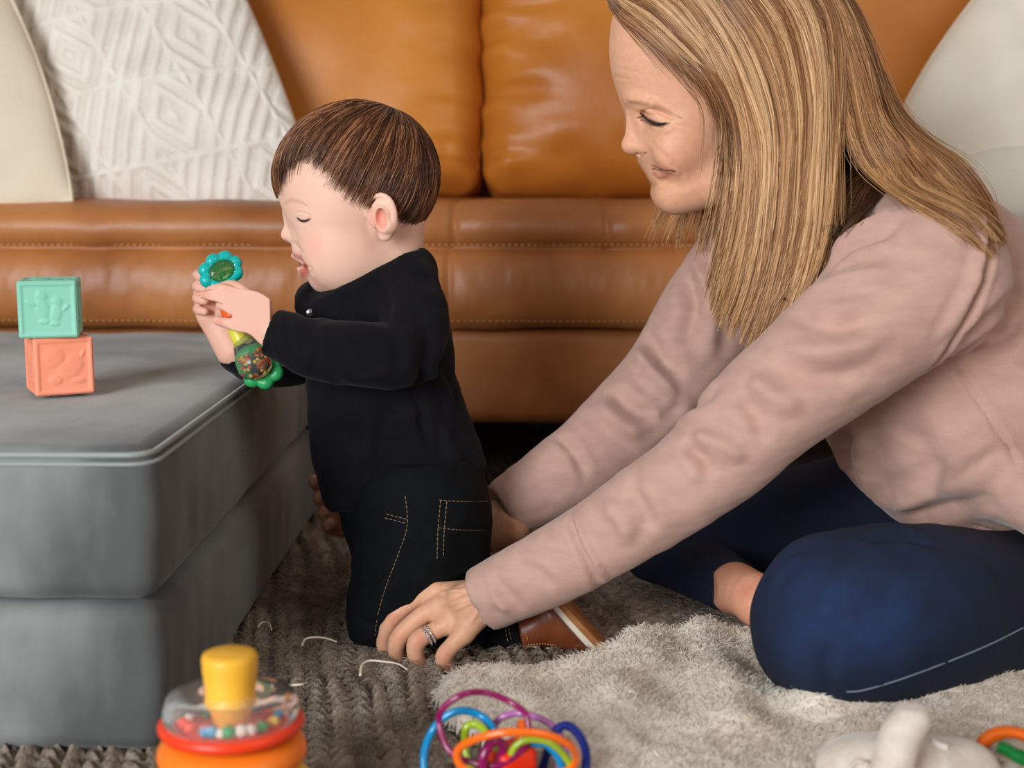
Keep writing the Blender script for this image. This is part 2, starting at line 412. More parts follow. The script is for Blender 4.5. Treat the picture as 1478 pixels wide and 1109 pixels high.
# ---------------------------------------------------------------- the room
def plane_struct(name, pts, mat):
    o = mesh_obj(name, pts, [(0, 1, 2, 3)], mat, None, False); o['kind'] = 'structure'; return o
FZ = -.012
plane_struct('floor', [(-2.6, -1.2, FZ), (2.8, -1.2, FZ), (2.8, 3.25, FZ), (-2.6, 3.25, FZ)], M['floor'])
plane_struct('wall_back', [(-2.6, 3.25, FZ), (2.8, 3.25, FZ), (2.8, 3.25, 2.5), (-2.6, 3.25, 2.5)], M['wall'])
V, Q = rbox(5.4, .015, .1, .004, 4, 2, 2); o = mesh_obj('baseboard_back', V+np.array([.1, 3.24, FZ+.05]), Q, M['wall']); o['kind'] = 'structure'
# ---------------------------------------------------------------- sofa
SF = 2.118
sofa = thing('sofa', 'long cognac brown leather sofa with a rolled front edge behind the two people', 'sofa', (.1, 2.55, FZ))
def stitches(line, dash=.006, gap=.004, r=.0007, sides=4):
    line = np.asarray(line); s = np.concatenate([[0], np.cumsum(np.linalg.norm(np.diff(line, axis=0), axis=1))]); out = []; t = 0
    while t+dash < s[-1]:
        u = np.array([t, t+dash/2, t+dash]); p = np.stack([np.interp(u, s, line[:, c]) for c in range(3)], 1); out.append(p); t += dash+gap
    if not out: return None
    return strands(np.array(out), np.full((len(out), 3), r)*np.array([.7, 1.1, .7]), sides)
seamX = [P(648, 420, SF)[0], P(655, 320, SF)[0], P(876, 320, SF)[0], P(648, 420, SF)[0]+.72, P(648, 420, SF)[0]-.9]
def seat_mesh():
    zs = .4015
    prof = [(2.17, .279), (2.135, .28), (2.119, .289), (2.107, .31), (2.103, .34), (2.107, .37), (2.116, .39), (2.128, .3985), (2.134, zs), (2.127, .4045), (2.118, .412), (2.111, .428), (2.115, .447), (2.13, .461), (2.155, .4685), (2.2, .471), (2.3, .4705), (2.5, .469), (2.78, .465)]
    pr = cr(np.array([(a, b, 0) for a, b in prof]), 90)[:, :2]; xs = np.linspace(-1.25, 1.45, 620)
    X, S_ = np.meshgrid(xs, np.arange(90), indexing='ij'); Y = pr[S_, 0].copy(); Z = pr[S_, 1].copy()
    low = Z < zs
    def g(x0, w): return np.exp(-((X-x0)/w)**2)
    d = np.zeros_like(X)
    for x0 in (seamX[0], seamX[3], seamX[4]): d += np.where(low, .006*g(x0, .004)+.004*g(x0, .02), 0)
    for x0 in (seamX[1], seamX[2], seamX[2]+.24, seamX[2]+.48, seamX[1]-.9): d += np.where(~low & (Z > .40), .007*g(x0, .0045)+.006*g(x0, .025), 0)
    V = np.stack([X, Y, Z], -1).reshape(-1, 3); n = vnoise(V*np.array([1, .5, .6]), 5, 2, 3).reshape(X.shape); fine = vnoise(V*np.array([1., .3, .3]), 30, 2, 4).reshape(X.shape)
    fr = np.clip((2.3-Y)/.18, 0, 1)
    Y2 = Y+(d*fr+.0035*n*fr+.0009*fine*fr*np.where(low, 1, .4)); Z2 = Z-.35*d*(1-fr*.3)*(Y < 2.4)+.002*n
    V = np.stack([X, Y2, Z2], -1).reshape(-1, 3); i = np.arange(619)[:, None]*90; j = np.arange(89)[None]
    return V, np.stack([i+j, i+90+j, i+91+j, i+1+j], -1).reshape(-1, 4)
VQ = seat_mesh(); seat = part('seat', VQ, M['leather_seat'], sofa)
xs = np.linspace(-1.25, 1.45, 300)
ln = [np.stack([xs, 0*xs+2.1225, 0*xs+.4062], 1), np.stack([xs, 0*xs+2.1105, 0*xs+.2935], 1)]
part('stitching', stitches(ln[0], .006, .0035, .0009), M['thread'], sofa, 'tan stitching along the front seam')
part('stitching', stitches(ln[1], .006, .0035, .0007), M['thread'], sofa, 'tan stitching along the bottom edge of the seat')
V, Q = rbox(2.74, .9, .148, .02, 60, 8, 8, lambda p: np.stack([0*p[:, 0], .004*vnoise(p, 4, 2, 9), 0*p[:, 0]], 1))
part('base', (V+np.array([.1, 2.15+.45, .130+.074]), Q), M['leather_seat'], sofa)
V, Q = rbox(2.74, .16, .80, .05, 20, 3, 8); part('back_frame', (V+np.array([.1, 2.98, .13+.40]), Q), M['leather'], sofa)
for sx in (-1.36, 1.56):
    V, Q = rbox(.2, .92, .48, .06, 4, 10, 8); part('armrest', (V+np.array([sx, 2.58, .13+.24]), Q), M['leather'], sofa)
for sx in (-1.3, 1.5):
    for sy in (2.22, 2.98):
        V, Q = rbox(.06, .06, .145, .008, 2, 2, 2); part('leg', (V+np.array([sx, sy, FZ+.0725]), Q), M['dark_wood'], sofa)
gx = P(693, 150, 2.44)[0]
def back_cushion(x0, x1, seed):
    w, h, d = x1-x0, .52, .22
    def f(p):
        u, v = p[:, 0]/(w/2), p[:, 2]/(h/2); b = np.sqrt(np.clip((1-u**4)*(1-v**4), 0, 1)); o = np.zeros_like(p)
        o[:, 1] = np.where(p[:, 1] < 0, -1, 1)*(.055*b-.03*(1-b))*np.clip(np.abs(p[:, 1])/(d/2), 0, 1)
        edge = np.clip(np.abs(u)-.6, 0, 1)/.4; bot = np.clip(-v-.55, 0, 1)/.45
        wr = vnoise(p*np.array([.5, .1, 2.0]), 9, 2, seed)*edge*.013+vnoise(p*np.array([2., .1, .6]), 8, 2, seed+1)*bot*.014+.006*vnoise(p, 3, 2, seed+2)
        o[:, 1] -= wr*(p[:, 1] < 0); o[:, 0] += -np.sign(u)*.012*(1-v*v)*0+.004*vnoise(p*np.array([.2, .2, 1]), 5, 2, seed+5)*edge
        o[:, 0] += np.sign(u)*.006*edge
        return o
    V, Q = rbox(w, d, h, .05, 46, 8, 40, f)
    # welt running round the front edge
    a = math.radians(-12); c, s = math.cos(a), math.sin(a)
    def T(V):
        V = V.copy(); z = V[:, 2]+h/2; y = V[:, 1]; return np.stack([V[:, 0]+(x0+x1)/2, 2.565+y*c-z*s, .462+y*s+z*c], 1)
    cu = part('back_cushion', (T(V), Q), M['leather'], sofa)
    for sx in (-1, 1):
        zz = np.linspace(-h/2+.03, h/2-.03, 40); L_ = np.stack([sx*(w/2-.004)+.003*np.sin(zz*40+seed), -.055+.004*np.sin(zz*23+seed), zz], 1)
        V2, Q2 = tube(L_, .0035, 6); part('welt', (T(V2), Q2), M['leather'], cu)
W = .71
for x0_, x1_, sd in ((-1.17, -.72, 1.), (-.71, 0., 2.), (0., .98, 3.)):
    back_cushion(gx+x0_+.0045, gx+x1_-.0045, sd)
# ---------------------------------------------------------------- throw pillows on the sofa
def pillow(c00, c10, c11, c01, T, n=60, bulge=.02, f=None, ex=2.2, seed=1.):
    u = np.sin(np.linspace(-1, 1, n)*math.pi/2*.999); A, B = np.meshgrid(u, u, indexing='ij'); c = [np.asarray(q, float) for q in (c00, c10, c11, c01)]
    s, t = (A+1)/2, (B+1)/2
    # edges swell outwards between the corners
    P0 = lambda s, t: (c[0]*((1-s)*(1-t))[..., None]+c[1]*(s*(1-t))[..., None]+c[2]*(s*t)[..., None]+c[3]*((1-s)*t)[..., None])
    ctr = sum(c)/4; ex_u = c[1]-c[0]; ex_v = c[3]-c[0]; nu, nv = ex_u/np.linalg.norm(ex_u), ex_v/np.linalg.norm(ex_v); N = np.cross(nu, nv); N /= np.linalg.norm(N)
    Pm = P0(s, t)+bulge*(A*(1-B*B))[..., None]*nu+bulge*(B*(1-A*A))[..., None]*nv
    th = T*((1-np.abs(A)**ex)*(1-np.abs(B)**ex))**.5
    out = []
    for sg in (1, -1):
        q = Pm+sg*th[..., None]*N
        if f is not None and sg == 1:
            q = q+(f(A, B)*np.clip(th/T*3, 0, 1))[..., None]*N
        out.append(q.reshape(-1, 3))
    V = np.concatenate(out); V = V+N*(.006*vnoise(V, 4, 2, seed))[:, None]
    i = np.arange(n-1)[:, None]*n; j = np.arange(n-1)[None]; Q = np.stack([i+j, i+n+j, i+n+1+j, i+1+j], -1).reshape(-1, 4)
    edge = Pm[:, 0], Pm[-1, :], Pm[::-1, -1], Pm[0, ::-1]
    # weld the rim
    rim = np.zeros((n, n), bool); rim[0] = rim[-1] = rim[:, 0] = rim[:, -1] = True; mp = np.arange(2*n*n); r = rim.ravel(); mp[n*n:][r] = np.arange(n*n)[r]
    Q2 = mp[Q[:, ::-1]+n*n]; Vr = V
    return (Vr, np.vstack([Q, Q2])), np.concatenate(edge), N
def tuft(A, B):
    """raised geometric lattice: concentric diamonds and bars"""
    a = (A+B*.25)*2.6; b = (B-A*.15)*2.6; ca, cb = (a+50) % 1.3-.65, (b+50) % 1.3-.65; par = (np.floor((a+50)/1.3)+np.floor((b+50)/1.3)) % 2
    dia = np.maximum(np.abs(ca+cb), np.abs(ca-cb)); ring = np.cos(dia*2*math.pi/.46); bars = np.cos((ca-cb)*2*math.pi/.32)
    h = np.where(par > 0, ring, bars); fr = np.exp(-((np.minimum(np.abs(np.abs(ca)-.65), np.abs(np.abs(cb)-.65)))/.05)**2)
    return np.clip(np.maximum(np.tanh(h*3), fr*2-1), -1, 1)
pw, _, N0 = pillow(P(98, 292, 2.25), P(462, 292, 2.25), P(302, -110, 2.40), P(-48, -105, 2.40), .062, 230, .015, lambda A, B: .0024*tuft(A, B), seed=2)
n = 230; u = np.sin(np.linspace(-1, 1, n)*math.pi/2*.999); A_, B_ = np.meshgrid(u, u, indexing='ij'); tv = np.clip(tuft(A_, B_)*.5+.5, 0, 1).ravel()
tc_ = np.concatenate([tv, tv*0+.5]); cw = np.array([.90, .89, .88])+(1-np.array([.90, .89, .88]))*tc_[:, None]
single('throw_pillow', pw, M['linen_white'], 'large white pillow with a tufted geometric diamond pattern leaning on the sofa back', 'pillow', P(250, 290, 2.25), col=cw)
pb, ed, _ = pillow(P(-260, 292, 2.16), P(104, 290, 2.16), P(-12, -60, 2.28), P(-380, -60, 2.28), .065, 60, .018, seed=3)
th = thing('throw_pillow', 'plain beige linen pillow with corded edge at the far left end of the sofa', 'pillow', P(0, 290, 2.16))
part('cover', pb, M['linen_beige'], th); part('piping', tube(cr(ed, 200), .0032, 8), M['linen_beige'], th)
pc, ed, _ = pillow(P(1262, 258, 2.22), P(1585, 246, 2.20), P(1720, -90, 2.40), P(1470, -75, 2.40), .075, 70, .028, lambda A, B: .005*np.sin(9*A+3*B+2*np.sin(4*B))*np.exp(-B*B*2)+.004*np.sin(5*A-8*B)*np.exp(-A*A*3), seed=4)
th = thing('throw_pillow', 'plump cream linen pillow leaning in the right corner of the sofa behind the woman', 'pillow', P(1400, 262, 2.2))
part('cover', pc, M['linen_cream'], th); part('piping', tube(cr(ed, 200), .003, 8), M['linen_cream'], th)
pd, ed, _ = pillow(P(1372, 318, 2.12), P(1640, 300, 2.12), P(1660, 196, 2.2), P(1392, 226, 2.18), .035, 50, .012, seed=6)
single('floor_cushion', pd, M['linen_pale'], 'flat white cushion lying on the seat beneath the cream pillow at right', 'cushion', P(1450, 318, 2.12))
# ---------------------------------------------------------------- stacked play cushions
XR = P(216, 651, 1.19)[0]; CW, CD, CH = 1.3, .905, .140
def play_cushion(z0, label, seed, top):
    def f(p):
        o = np.zeros_like(p); u, v = p[:, 0]/(CW/2), p[:, 1]/(CD/2); w_ = p[:, 2]/(CH/2); side = 1-w_**2
        o[:, 2] = (p[:, 2] > 0)*(.0035 if top else 0.)*(1-u**4)*(1-v**4)+.0012*vnoise(p, 6, 2, seed)
        o[:, 1] = np.where(np.abs(v) > .93, np.sign(v)*.006*side, 0)+np.where(v < -.93, .0015*vnoise(p, 12, 2, seed+1), 0)
        o[:, 0] = np.where(np.abs(u) > .95, np.sign(u)*.006*side, 0)+np.where(u > .95, .002*vnoise(p*np.array([1, 1.6, .6]), 9, 2, seed+2)*side, 0)
        return o
    V, Q = rbox(CW, CD, CH-.0035, .02, 90, 80, 14, f); c = np.array([XR-CW/2, 1.19+CD/2, z0+CH/2])
    th = thing('play_cushion', label, 'cushion', (c[0], c[1], z0))
    part('cover', (V+c, Q), M['velvet'], th)
    # piping around the top edge
    hw, hd, r = CW/2-.001, CD/2-.001, .022
    pts = []
    for cx, cy, a0 in ((hw-r, hd-r, 0), (-hw+r, hd-r, 90), (-hw+r, -hd+r, 180), (hw-r, -hd+r, 270)):
        for a in np.linspace(a0, a0+90, 7): pts.append((cx+r*math.cos(math.radians(a)), cy+r*math.sin(math.radians(a)), 0))
    pts = np.array(pts); pts = np.vstack([np.linspace(pts[i], pts[(i+1) % len(pts)], 24, endpoint=False) if np.linalg.norm(pts[i]-pts[(i+1) % len(pts)]) > .1 else pts[i:i+1] for i in range(len(pts))])
    if top:
        q = pts+c+np.array([0, 0, CH/2-.0075]); part('piping', tube(q, .0026, 8, closed=True), M['velvet_pipe'], th)
        q = (pts*np.array([1.0052, 1.0072, 1]))+c+np.array([0, 0, CH/2-.0150]); part('zipper', tube(q, .0018, 6, closed=True), M['velvet_pipe'], th)
play_cushion(0.0, 'thick grey velvet play cushion lying on the rug under the other one', 1.5, False)
play_cushion(CH, 'thick grey velvet play cushion with light piping, on top, carrying the two blocks', 4.5, True)
# ---------------------------------------------------------------- rug and loose yarn
def rug():
    xs = np.arange(-1.0, 1.9, .0034); ys = np.concatenate([np.arange(.75, 2.0, .0030), np.arange(2.0, 2.9, .02)])
    X, Y = np.meshgrid(xs, ys, indexing='ij'); V2 = np.stack([X, Y, 0*X], -1).reshape(-1, 3)
    wx = (.007*vnoise(V2, 3.5, 2, 11)).reshape(X.shape); wy = (.006*vnoise(V2, 5, 2, 12)).reshape(X.shape)
    x, y = X+wx+.18*(Y-1.2), Y+wy
    w = .040; c = (x/w) % 1-.5; v = (y-.9*np.abs(c)*w*1.6)/.019; lobe = np.abs(np.sin(math.pi*v))**.9; colm = np.abs(np.sin(math.pi*2*(c+.5)))**.38
    h1 = .015*lobe*colm*(1+.25*np.sin(57*np.floor(v)+31*np.floor(x/w)))
    # finer garter-stitch field at the right
    x2 = X+wx*.6-.02*np.sin(Y*9); v2 = (y+.002*np.sin(x2*160))/.0135; h2 = .0065*np.abs(np.sin(math.pi*v2))**.7*(.55+.45*np.abs(np.sin(math.pi*x2/.021+math.pi/2*np.floor(v2))))+.002
    xb = fl(884, 880)[0]; m = 1/(1+np.exp(-(X-xb+.3*np.clip(Y-1.66, -.2, .3))/.003)); g = np.exp(-((X-xb+.3*np.clip(Y-1.66, -.2, .3))/.007)**2)
    h = h1*(1-m)+h2*m-.007*g
    Z = h-.006+.0022*vnoise(V2, 2, 2, 13).reshape(X.shape)
    d = np.clip((h+.002)/.011, 0, 1); V = np.stack([X, Y, Z], -1).reshape(-1, 3); ny = len(ys)
    i = np.arange(len(xs)-1)[:, None]*ny; j = np.arange(ny-1)[None]; Q = np.stack([i+j, i+ny+j, i+ny+1+j, i+1+j], -1).reshape(-1, 4)
    tint = 1+.08*vnoise(V2, 9, 2, 17); col = np.stack([tint, tint*.99, tint*.98], 1)
    return (V, Q), np.clip(col, .6, 1.2), (X, Y, Z)
VQ, col, RG = rug(); rug_o = thing('rug', 'chunky knitted taupe wool rug covering the floor', 'rug', (.4, 1.6, -.01))
part('knit', VQ, M['rug'], rug_o, col=col)
# stray wool fibres on the rug where the camera is near
def rug_z(x, y):
    i = np.clip(((x+1.0)/.0034).astype(int), 0, RG[0].shape[0]-1); j = np.clip(((y-.75)/.0030).astype(int), 0, RG[0].shape[1]-1); return RG[2][i, j]
nf = 16000; fx = rng.uniform(-.33, .42, nf); fy = 1.2+.65*rng.uniform(0, 1, nf)**1.2; fz = rug_z(fx, fy); t = np.linspace(0, 1, 5)
an = rng.uniform(0, 6.28, nf); le = rng.uniform(.006, .016, nf); bend = rng.uniform(-1.5, 1.5, nf)
C = np.stack([fx[:, None]+np.cos(an[:, None]+bend[:, None]*t)*le[:, None]*t, fy[:, None]+np.sin(an[:, None]+bend[:, None]*t)*le[:, None]*t, fz[:, None]-.0005+(.0035*np.sin(t*math.pi))[None]*rng.uniform(.3, 1, nf)[:, None]], -1)
fv = strands(C, np.full((nf, 5), .00033)); fc = np.repeat(np.clip(rng.normal(1.02, .1, nf), .7, 1.3), 15)[:, None]*np.array([1, .98, .95])
tag(part('pile', fv, M['rug'], rug_o, col=fc), None, None, kind='stuff')
for pts, lab in (([(436, 932), (441, 926), (455, 924), (474, 925), (486, 927)], 'loose cream yarn end on the rug between grey cushion and toddler knee'),
                 ([(520, 975), (523, 963), (534, 958), (552, 959), (574, 961), (588, 967)], 'loose cream yarn loop on the rug at the fingertips of the woman'),
                 ([(412, 990), (424, 993), (436, 992), (444, 986)], 'short loose cream yarn end on the rug behind the orange stacking toy'),
                 ([(372, 906), (378, 902), (388, 904), (392, 910)], 'tiny loose yarn end on the rug along the side of the grey cushion')):
    q = np.array([fl(a, b, .012) for a, b in pts]); q = cr(q, 30); q[:, 2] += .003*np.sin(np.linspace(0, math.pi, 30))
    single('yarn_end', tube(q, np.linspace(.0016, .0008, 30), 6), M['yarn'], lab, 'yarn', q[0])
# ---------------------------------------------------------------- fleece blanket
def poly_sd(X, Y, poly):
    d2 = np.full(X.shape, 1e9); ins = np.zeros(X.shape, bool); poly = np.asarray(poly)[:, :2]
    for i in range(len(poly)):
        a, b = poly[i], poly[(i+1) % len(poly)]; e = b-a; wx, wy = X-a[0], Y-a[1]; t = np.clip((wx*e[0]+wy*e[1])/(e@e), 0, 1)
        d2 = np.minimum(d2, (wx-t*e[0])**2+(wy-t*e[1])**2); c = (a[1] > Y) != (b[1] > Y); ins ^= c & (X < e[0]*(Y-a[1])/(e[1]+1e-12)+a[0])
    return np.where(ins, -np.sqrt(d2), np.sqrt(d2))
BL = [fl(a, b) for a, b in ((618, 1026), (630, 1010), (655, 1003), (700, 998), (760, 992), (810, 984), (872, 972), (930, 958), (1010, 942), (1090, 936), (1200, 920), (1480, 905), (1800, 905), (1800, 1300), (1400, 1300), (960, 1250), (800, 1140), (700, 1090), (640, 1056), (622, 1026))]
BLF = [([(640, 1016), (720, 1004), (860, 984), (1000, 956), (1090, 950)], .018, .007), ([(935, 950), (920, 1000), (880, 1060), (860, 1109)], .03, .020), ([(1010, 950), (1040, 1010), (1060, 1080)], .025, .014),
       ([(1180, 1050), (1260, 1030), (1340, 1026), (1400, 1010), (1478, 985)], .028, .022), ([(800, 1010), (830, 1060), (850, 1109)], .02, -.006), ([(1120, 960), (1160, 1020), (1230, 1045)], .02, .006)]
def blanket():
    xs = np.arange(-.2, 1.0, .004); ys = np.arange(.95, 1.72, .004); X, Y = np.meshgrid(xs, ys, indexing='ij'); sd = poly_sd(X, Y, BL)
    sd = sd+.004*vnoise(np.stack([X, Y, 0*X], -1).reshape(-1, 3), 14, 2, 21).reshape(X.shape)
    V0 = np.stack([X, Y, 0*X], -1).reshape(-1, 3)
    t = np.clip(-sd/.018, 0, 1); Z = .006+.018*np.sqrt(1-(1-t)**2)
    for pts, w, h in BLF:
        L_ = cr(np.array([fl(a, b) for a, b in pts]), 30); d = dist_poly(V0, L_).reshape(X.shape); Z += h*np.exp(-(d/w)**2)*t
    Z += t*(.003*vnoise(V0, 7, 2, 22)+.0012*vnoise(V0, 30, 2, 23)).reshape(X.shape)
    return X, Y, Z, sd
BX, BY, BZ, BS = blanket(); ny = BX.shape[1]
i = np.arange(BX.shape[0]-1)[:, None]*ny; j = np.arange(ny-1)[None]; Q = np.stack([i+j, i+ny+j, i+ny+1+j, i+1+j], -1).reshape(-1, 4)
inn = (BS.ravel() < .002); Q = Q[inn[Q].all(1)]; V = np.stack([BX, BY, BZ], -1).reshape(-1, 3); used = np.unique(Q); mp = np.full(len(V), -1); mp[used] = np.arange(len(used))
blk = thing('blanket', 'fluffy cream fleece blanket spread on the rug under the bent knee of the woman', 'blanket', (.4, 1.3, 0))
part('fleece', (V[used], mp[Q]), M['fleece'], blk)
nf = 62000; fi = rng.integers(0, BX.shape[0]-1, nf*2); fj = rng.integers(0, ny-1, nf*2); ok = (BS[fi, fj] < 0) & (BX[fi, fj] < .62) & (BY[fi, fj] > 1.02); fi, fj = fi[ok][:nf], fj[ok][:nf]; nf = len(fi)
gx_, gy_ = np.gradient(BZ, .004); p0 = np.stack([BX[fi, fj], BY[fi, fj], BZ[fi, fj]], 1)+rng.uniform(-.002, .002, (nf, 3))*np.array([1, 1, 0]); nr = np.stack([-gx_[fi, fj], -gy_[fi, fj], np.ones(nf)], 1); nr /= np.linalg.norm(nr, axis=1)[:, None]
cl = np.stack([vnoise(p0, 45, 1, 31), vnoise(p0, 45, 1, 32), 0*p0[:, 0]], 1)*.8+rng.normal(0, .35, (nf, 3)); dr = nr+cl; dr /= np.linalg.norm(dr, axis=1)[:, None]; le = rng.uniform(.0035, .0075, nf); t = np.linspace(0, 1, 4)
C = p0[:, None]+dr[:, None]*(le[:, None]*t)[..., None]-np.array([0, 0, 1])*(.35*le[:, None]*t**2)[..., None]
fv = strands(C, np.linspace(.0006, .0002, 4)[None]*np.ones((nf, 1)))
tag(part('pile', fv, M['fleece'], blk), None, None, kind='stuff')
# ---------------------------------------------------------------- people materials
M['skin_child'] = material('fair toddler skin', (236, 200, 182), rough=.48, scale=10, bump=.05, bscale=220, bdist=.001, sss=.25, vcol=True, spec=.4)
M['skin_woman'] = material('light freckled skin', (255, 254, 253), (249, 243, 239), rough=.5, scale=160, bump=.04, bscale=300, bdist=.001, sss=.2, vcol=True, spec=.4)
M['hair_child'] = material('brown hair', (255, 255, 255), rough=.34, vcol=True, spec=.5)
M['shirt'] = material('black cotton jersey', (9, 8, 13), (14, 12, 18), rough=.95, scale=30, bump=.25, bscale=420, bdist=.001, sheen=.04, spec=.25)
M['black_denim'] = material('near black denim', (4, 7, 9), (8, 12, 15), spec=.25, rough=.9, scale=60, bump=.35, bscale=500, bdist=.001, wave=('DIAGONAL', 420))
M['brown_leather'] = material('brown shoe leather', (92, 44, 24), (128, 66, 38), rough=.35, scale=14, bump=.1, bscale=140)
M['shoe_white'] = material('off white rubber', (228, 212, 190), rough=.6); M['shoe_gum'] = material('gum rubber', (160, 100, 52), (184, 122, 70), rough=.7, scale=40, bump=.3)
M['snap'] = material('pewter snap', (150, 145, 140), rough=.3, metal=.9); M['gold_thread'] = material('ochre thread', (150, 122, 92), rough=.8)
M['lash'] = material('dark lashes', (38, 24, 18), rough=.6)
def paint(V, base, blobs):
    col = np.tile(np.asarray(s2l(base), float), (len(V), 1))
    for c, r, cc, s in blobs:
        r = np.asarray(r, float); c = np.asarray(c, float); d = np.sqrt((((V-c)/r)**2).sum(1)) if r.ndim else np.linalg.norm(V-c, axis=1)/r
        a = s*np.clip(1.5-1.5*d, 0, 1)**1.0; a = a*a*(3-2*a) if s >= 1 else a*np.clip(a*2, 0, 1); a = a[:, None]
        col = col*(1-a)+np.asarray(s2l(cc))*a
    return col
class Head:
    """frame whose middle plane faces yaw radians towards the camera from straight left"""
    def __init__(s, o, yaw):
        s.o = o; s.F = np.array([-math.cos(yaw), -math.sin(yaw), 0]); s.S = np.array([math.sin(yaw), -math.cos(yaw), 0]); s.U = np.array([0, 0, 1.])
    def at(s, x, y, q=0.): return on_plane(x, y, s.o+s.S*q, s.S)
    def poly(s, pts):
        r = []
        for x, y in pts:
            d = s.at(x, y)-s.o; r.append((d@s.F, d@s.U))
        return r
    def loc(s, V): d = V-s.o; return d@s.F, d@s.S, d@s.U
def frame_dir(h, deg):
    """axes with forward tipped down by deg"""
    a = math.radians(deg); f = h.F*math.cos(a)-h.U*math.sin(a); u = h.U*math.cos(a)+h.F*math.sin(a); return np.array([f, h.S, u])
def crown_hair(h, c, rad, axes, crown, hairline, n, seed, lift=.004, rad0=.00042, cols=None, seg=10, wisp=.0):
    """short straight hair: strands fan out from the crown over an ellipsoid and stop at the hairline.
    c centre, rad radii along axes rows, crown = unit direction (axes frame), hairline(phi)-> polar angle"""
    r = np.random.default_rng(seed); cr_ = np.asarray(crown, float); cr_ /= np.linalg.norm(cr_)
    e1 = np.cross(cr_, [0, 1, 0]); e1 /= np.linalg.norm(e1); e2 = np.cross(cr_, e1)   # e1 roughly forward, e2 lateral
    phi = r.uniform(-math.pi, math.pi, n); tmax = hairline(phi); L_ = r.uniform(.55, 1.15, n)
    end = tmax*np.where(r.uniform(0, 1, n) < .55, r.uniform(.9, 1.06, n), r.uniform(.35, 1.0, n)); start = np.clip(end-L_, .0, None); t = np.linspace(0, 1, seg)
    th = start[:, None]+(end-start)[:, None]*t; lay = r.uniform(0, 1, n)[:, None]; cl = .16*np.sin(phi*23+3*np.sin(phi*7))[:, None]+.09*r.normal(size=n)[:, None]
    ph = phi[:, None]+.45*np.exp(-th/.35)+cl*th*.5+wisp*(th-start[:, None])*r.normal(size=n)[:, None]
    d = np.cos(th)[..., None]*cr_+np.sin(th)[..., None]*(np.cos(ph)[..., None]*e1+np.sin(ph)[..., None]*e2)
    off = lift*(.25+.9*lay)*np.sin(np.clip(t*1.15, 0, 1)*math.pi*.5+.4)[None]*(1-.55*t[None]**3)
    w = d*(np.asarray(rad)[None, None]+off[..., None]); C = w@axes+c
    rr = rad0*np.linspace(1, .35, seg)[None]*r.uniform(.8, 1.4, n)[:, None]; k = r.uniform(0, 1, n)
    return C, rr, k, phi
# ---------------------------------------------------------------- toddler
CH_O = P(515, 262, 1.57); hd = Head(CH_O, math.radians(3)); px = 1.57/F
AX = frame_dir(hd, 12)
v = Vol(P(385, 460, 1.57)-[0, .10, .02], P(640, 140, 1.57)+[0, .10, .01], .0013)
v.ell(hd.at(514, 256), np.array([110, 98, 101])*px, .01, M=AX)                                  # cranium
v.ell(hd.at(486, 326), np.array([56, 74, 72])*px, .03, M=AX)                                   # mid face
for s in (-1, 1):
    v.ell(hd.at(476, 362, s*.033), (.029, .024, .032), .016, M=AX)                            # full cheeks
    v.ell(hd.at(505, 368, s*.034), (.034, .022, .034), .02, M=AX)                             # jowl
v.chain([hd.at(560, 330), hd.at(560, 400), hd.at(565, 450)], [.040, .037, .042], .02)          # neck
prof = [(470, 205), (404, 245), (401, 265), (401, 280), (405, 290), (412, 303), (417, 313), (419, 330), (419, 345), (421, 352), (422, 360), (423.5, 367), (426, 373), (433, 379.5), (432, 387), (433, 395), (438, 400), (446, 405), (449, 411), (455, 418), (466, 424), (478, 424), (520, 405), (560, 330), (540, 230)]
v.blade(hd.poly(prof), hd.o, hd.F, hd.U, hd.S, .030, .003, .006)
v.chain([hd.at(415, 309), hd.at(417, 325), hd.at(417.5, 338)], [.0042, .0046, .0062], .008)    # nose
v.ell(hd.at(414.5, 339), (.0066, .0070, .0062), .006)
for s in (-1, 1): v.ell(hd.at(422, 343, s*.0085), (.0060, .0050, .0050), .004); v.ell(hd.at(417.5, 347.5, s*.0045), (.0024, .0020, .0016), .002, 's')
for s in (-1, 1):                                                                              # lips
    v.chain([hd.at(424.5, 369.5), hd.at(429, 372, s*.008), hd.at(438, 379, s*.018)], [.0022, .0024, .0012], .004)
    v.chain([hd.at(436.5, 395), hd.at(438, 393, s*.008), hd.at(443, 386, s*.018)], [.0030, .0028, .0012], .004)
    v.chain([hd.at(424, 380.5), hd.at(430, 382, s*.009), hd.at(440, 383, s*.017)], [.0034, .0028, .0010], .003, 's')
    v.ell(hd.at(490, 386, s*.020), (.031, .028, .0285), .014)
v.ell(hd.at(436, 387), (.006, .009, .003), .003)                                              # tongue
for s in (-1, 1):
    v.ell(hd.at(436.5, 314, s*.026), (.0108, .0112, .0095), .005)                             # closed lid over eyeball
    v.chain([hd.at(415, 299, s*.008), hd.at(419, 295, s*.020), hd.at(434, 299, s*.034)], [.0005, .0022, .0018], .009)  # brow
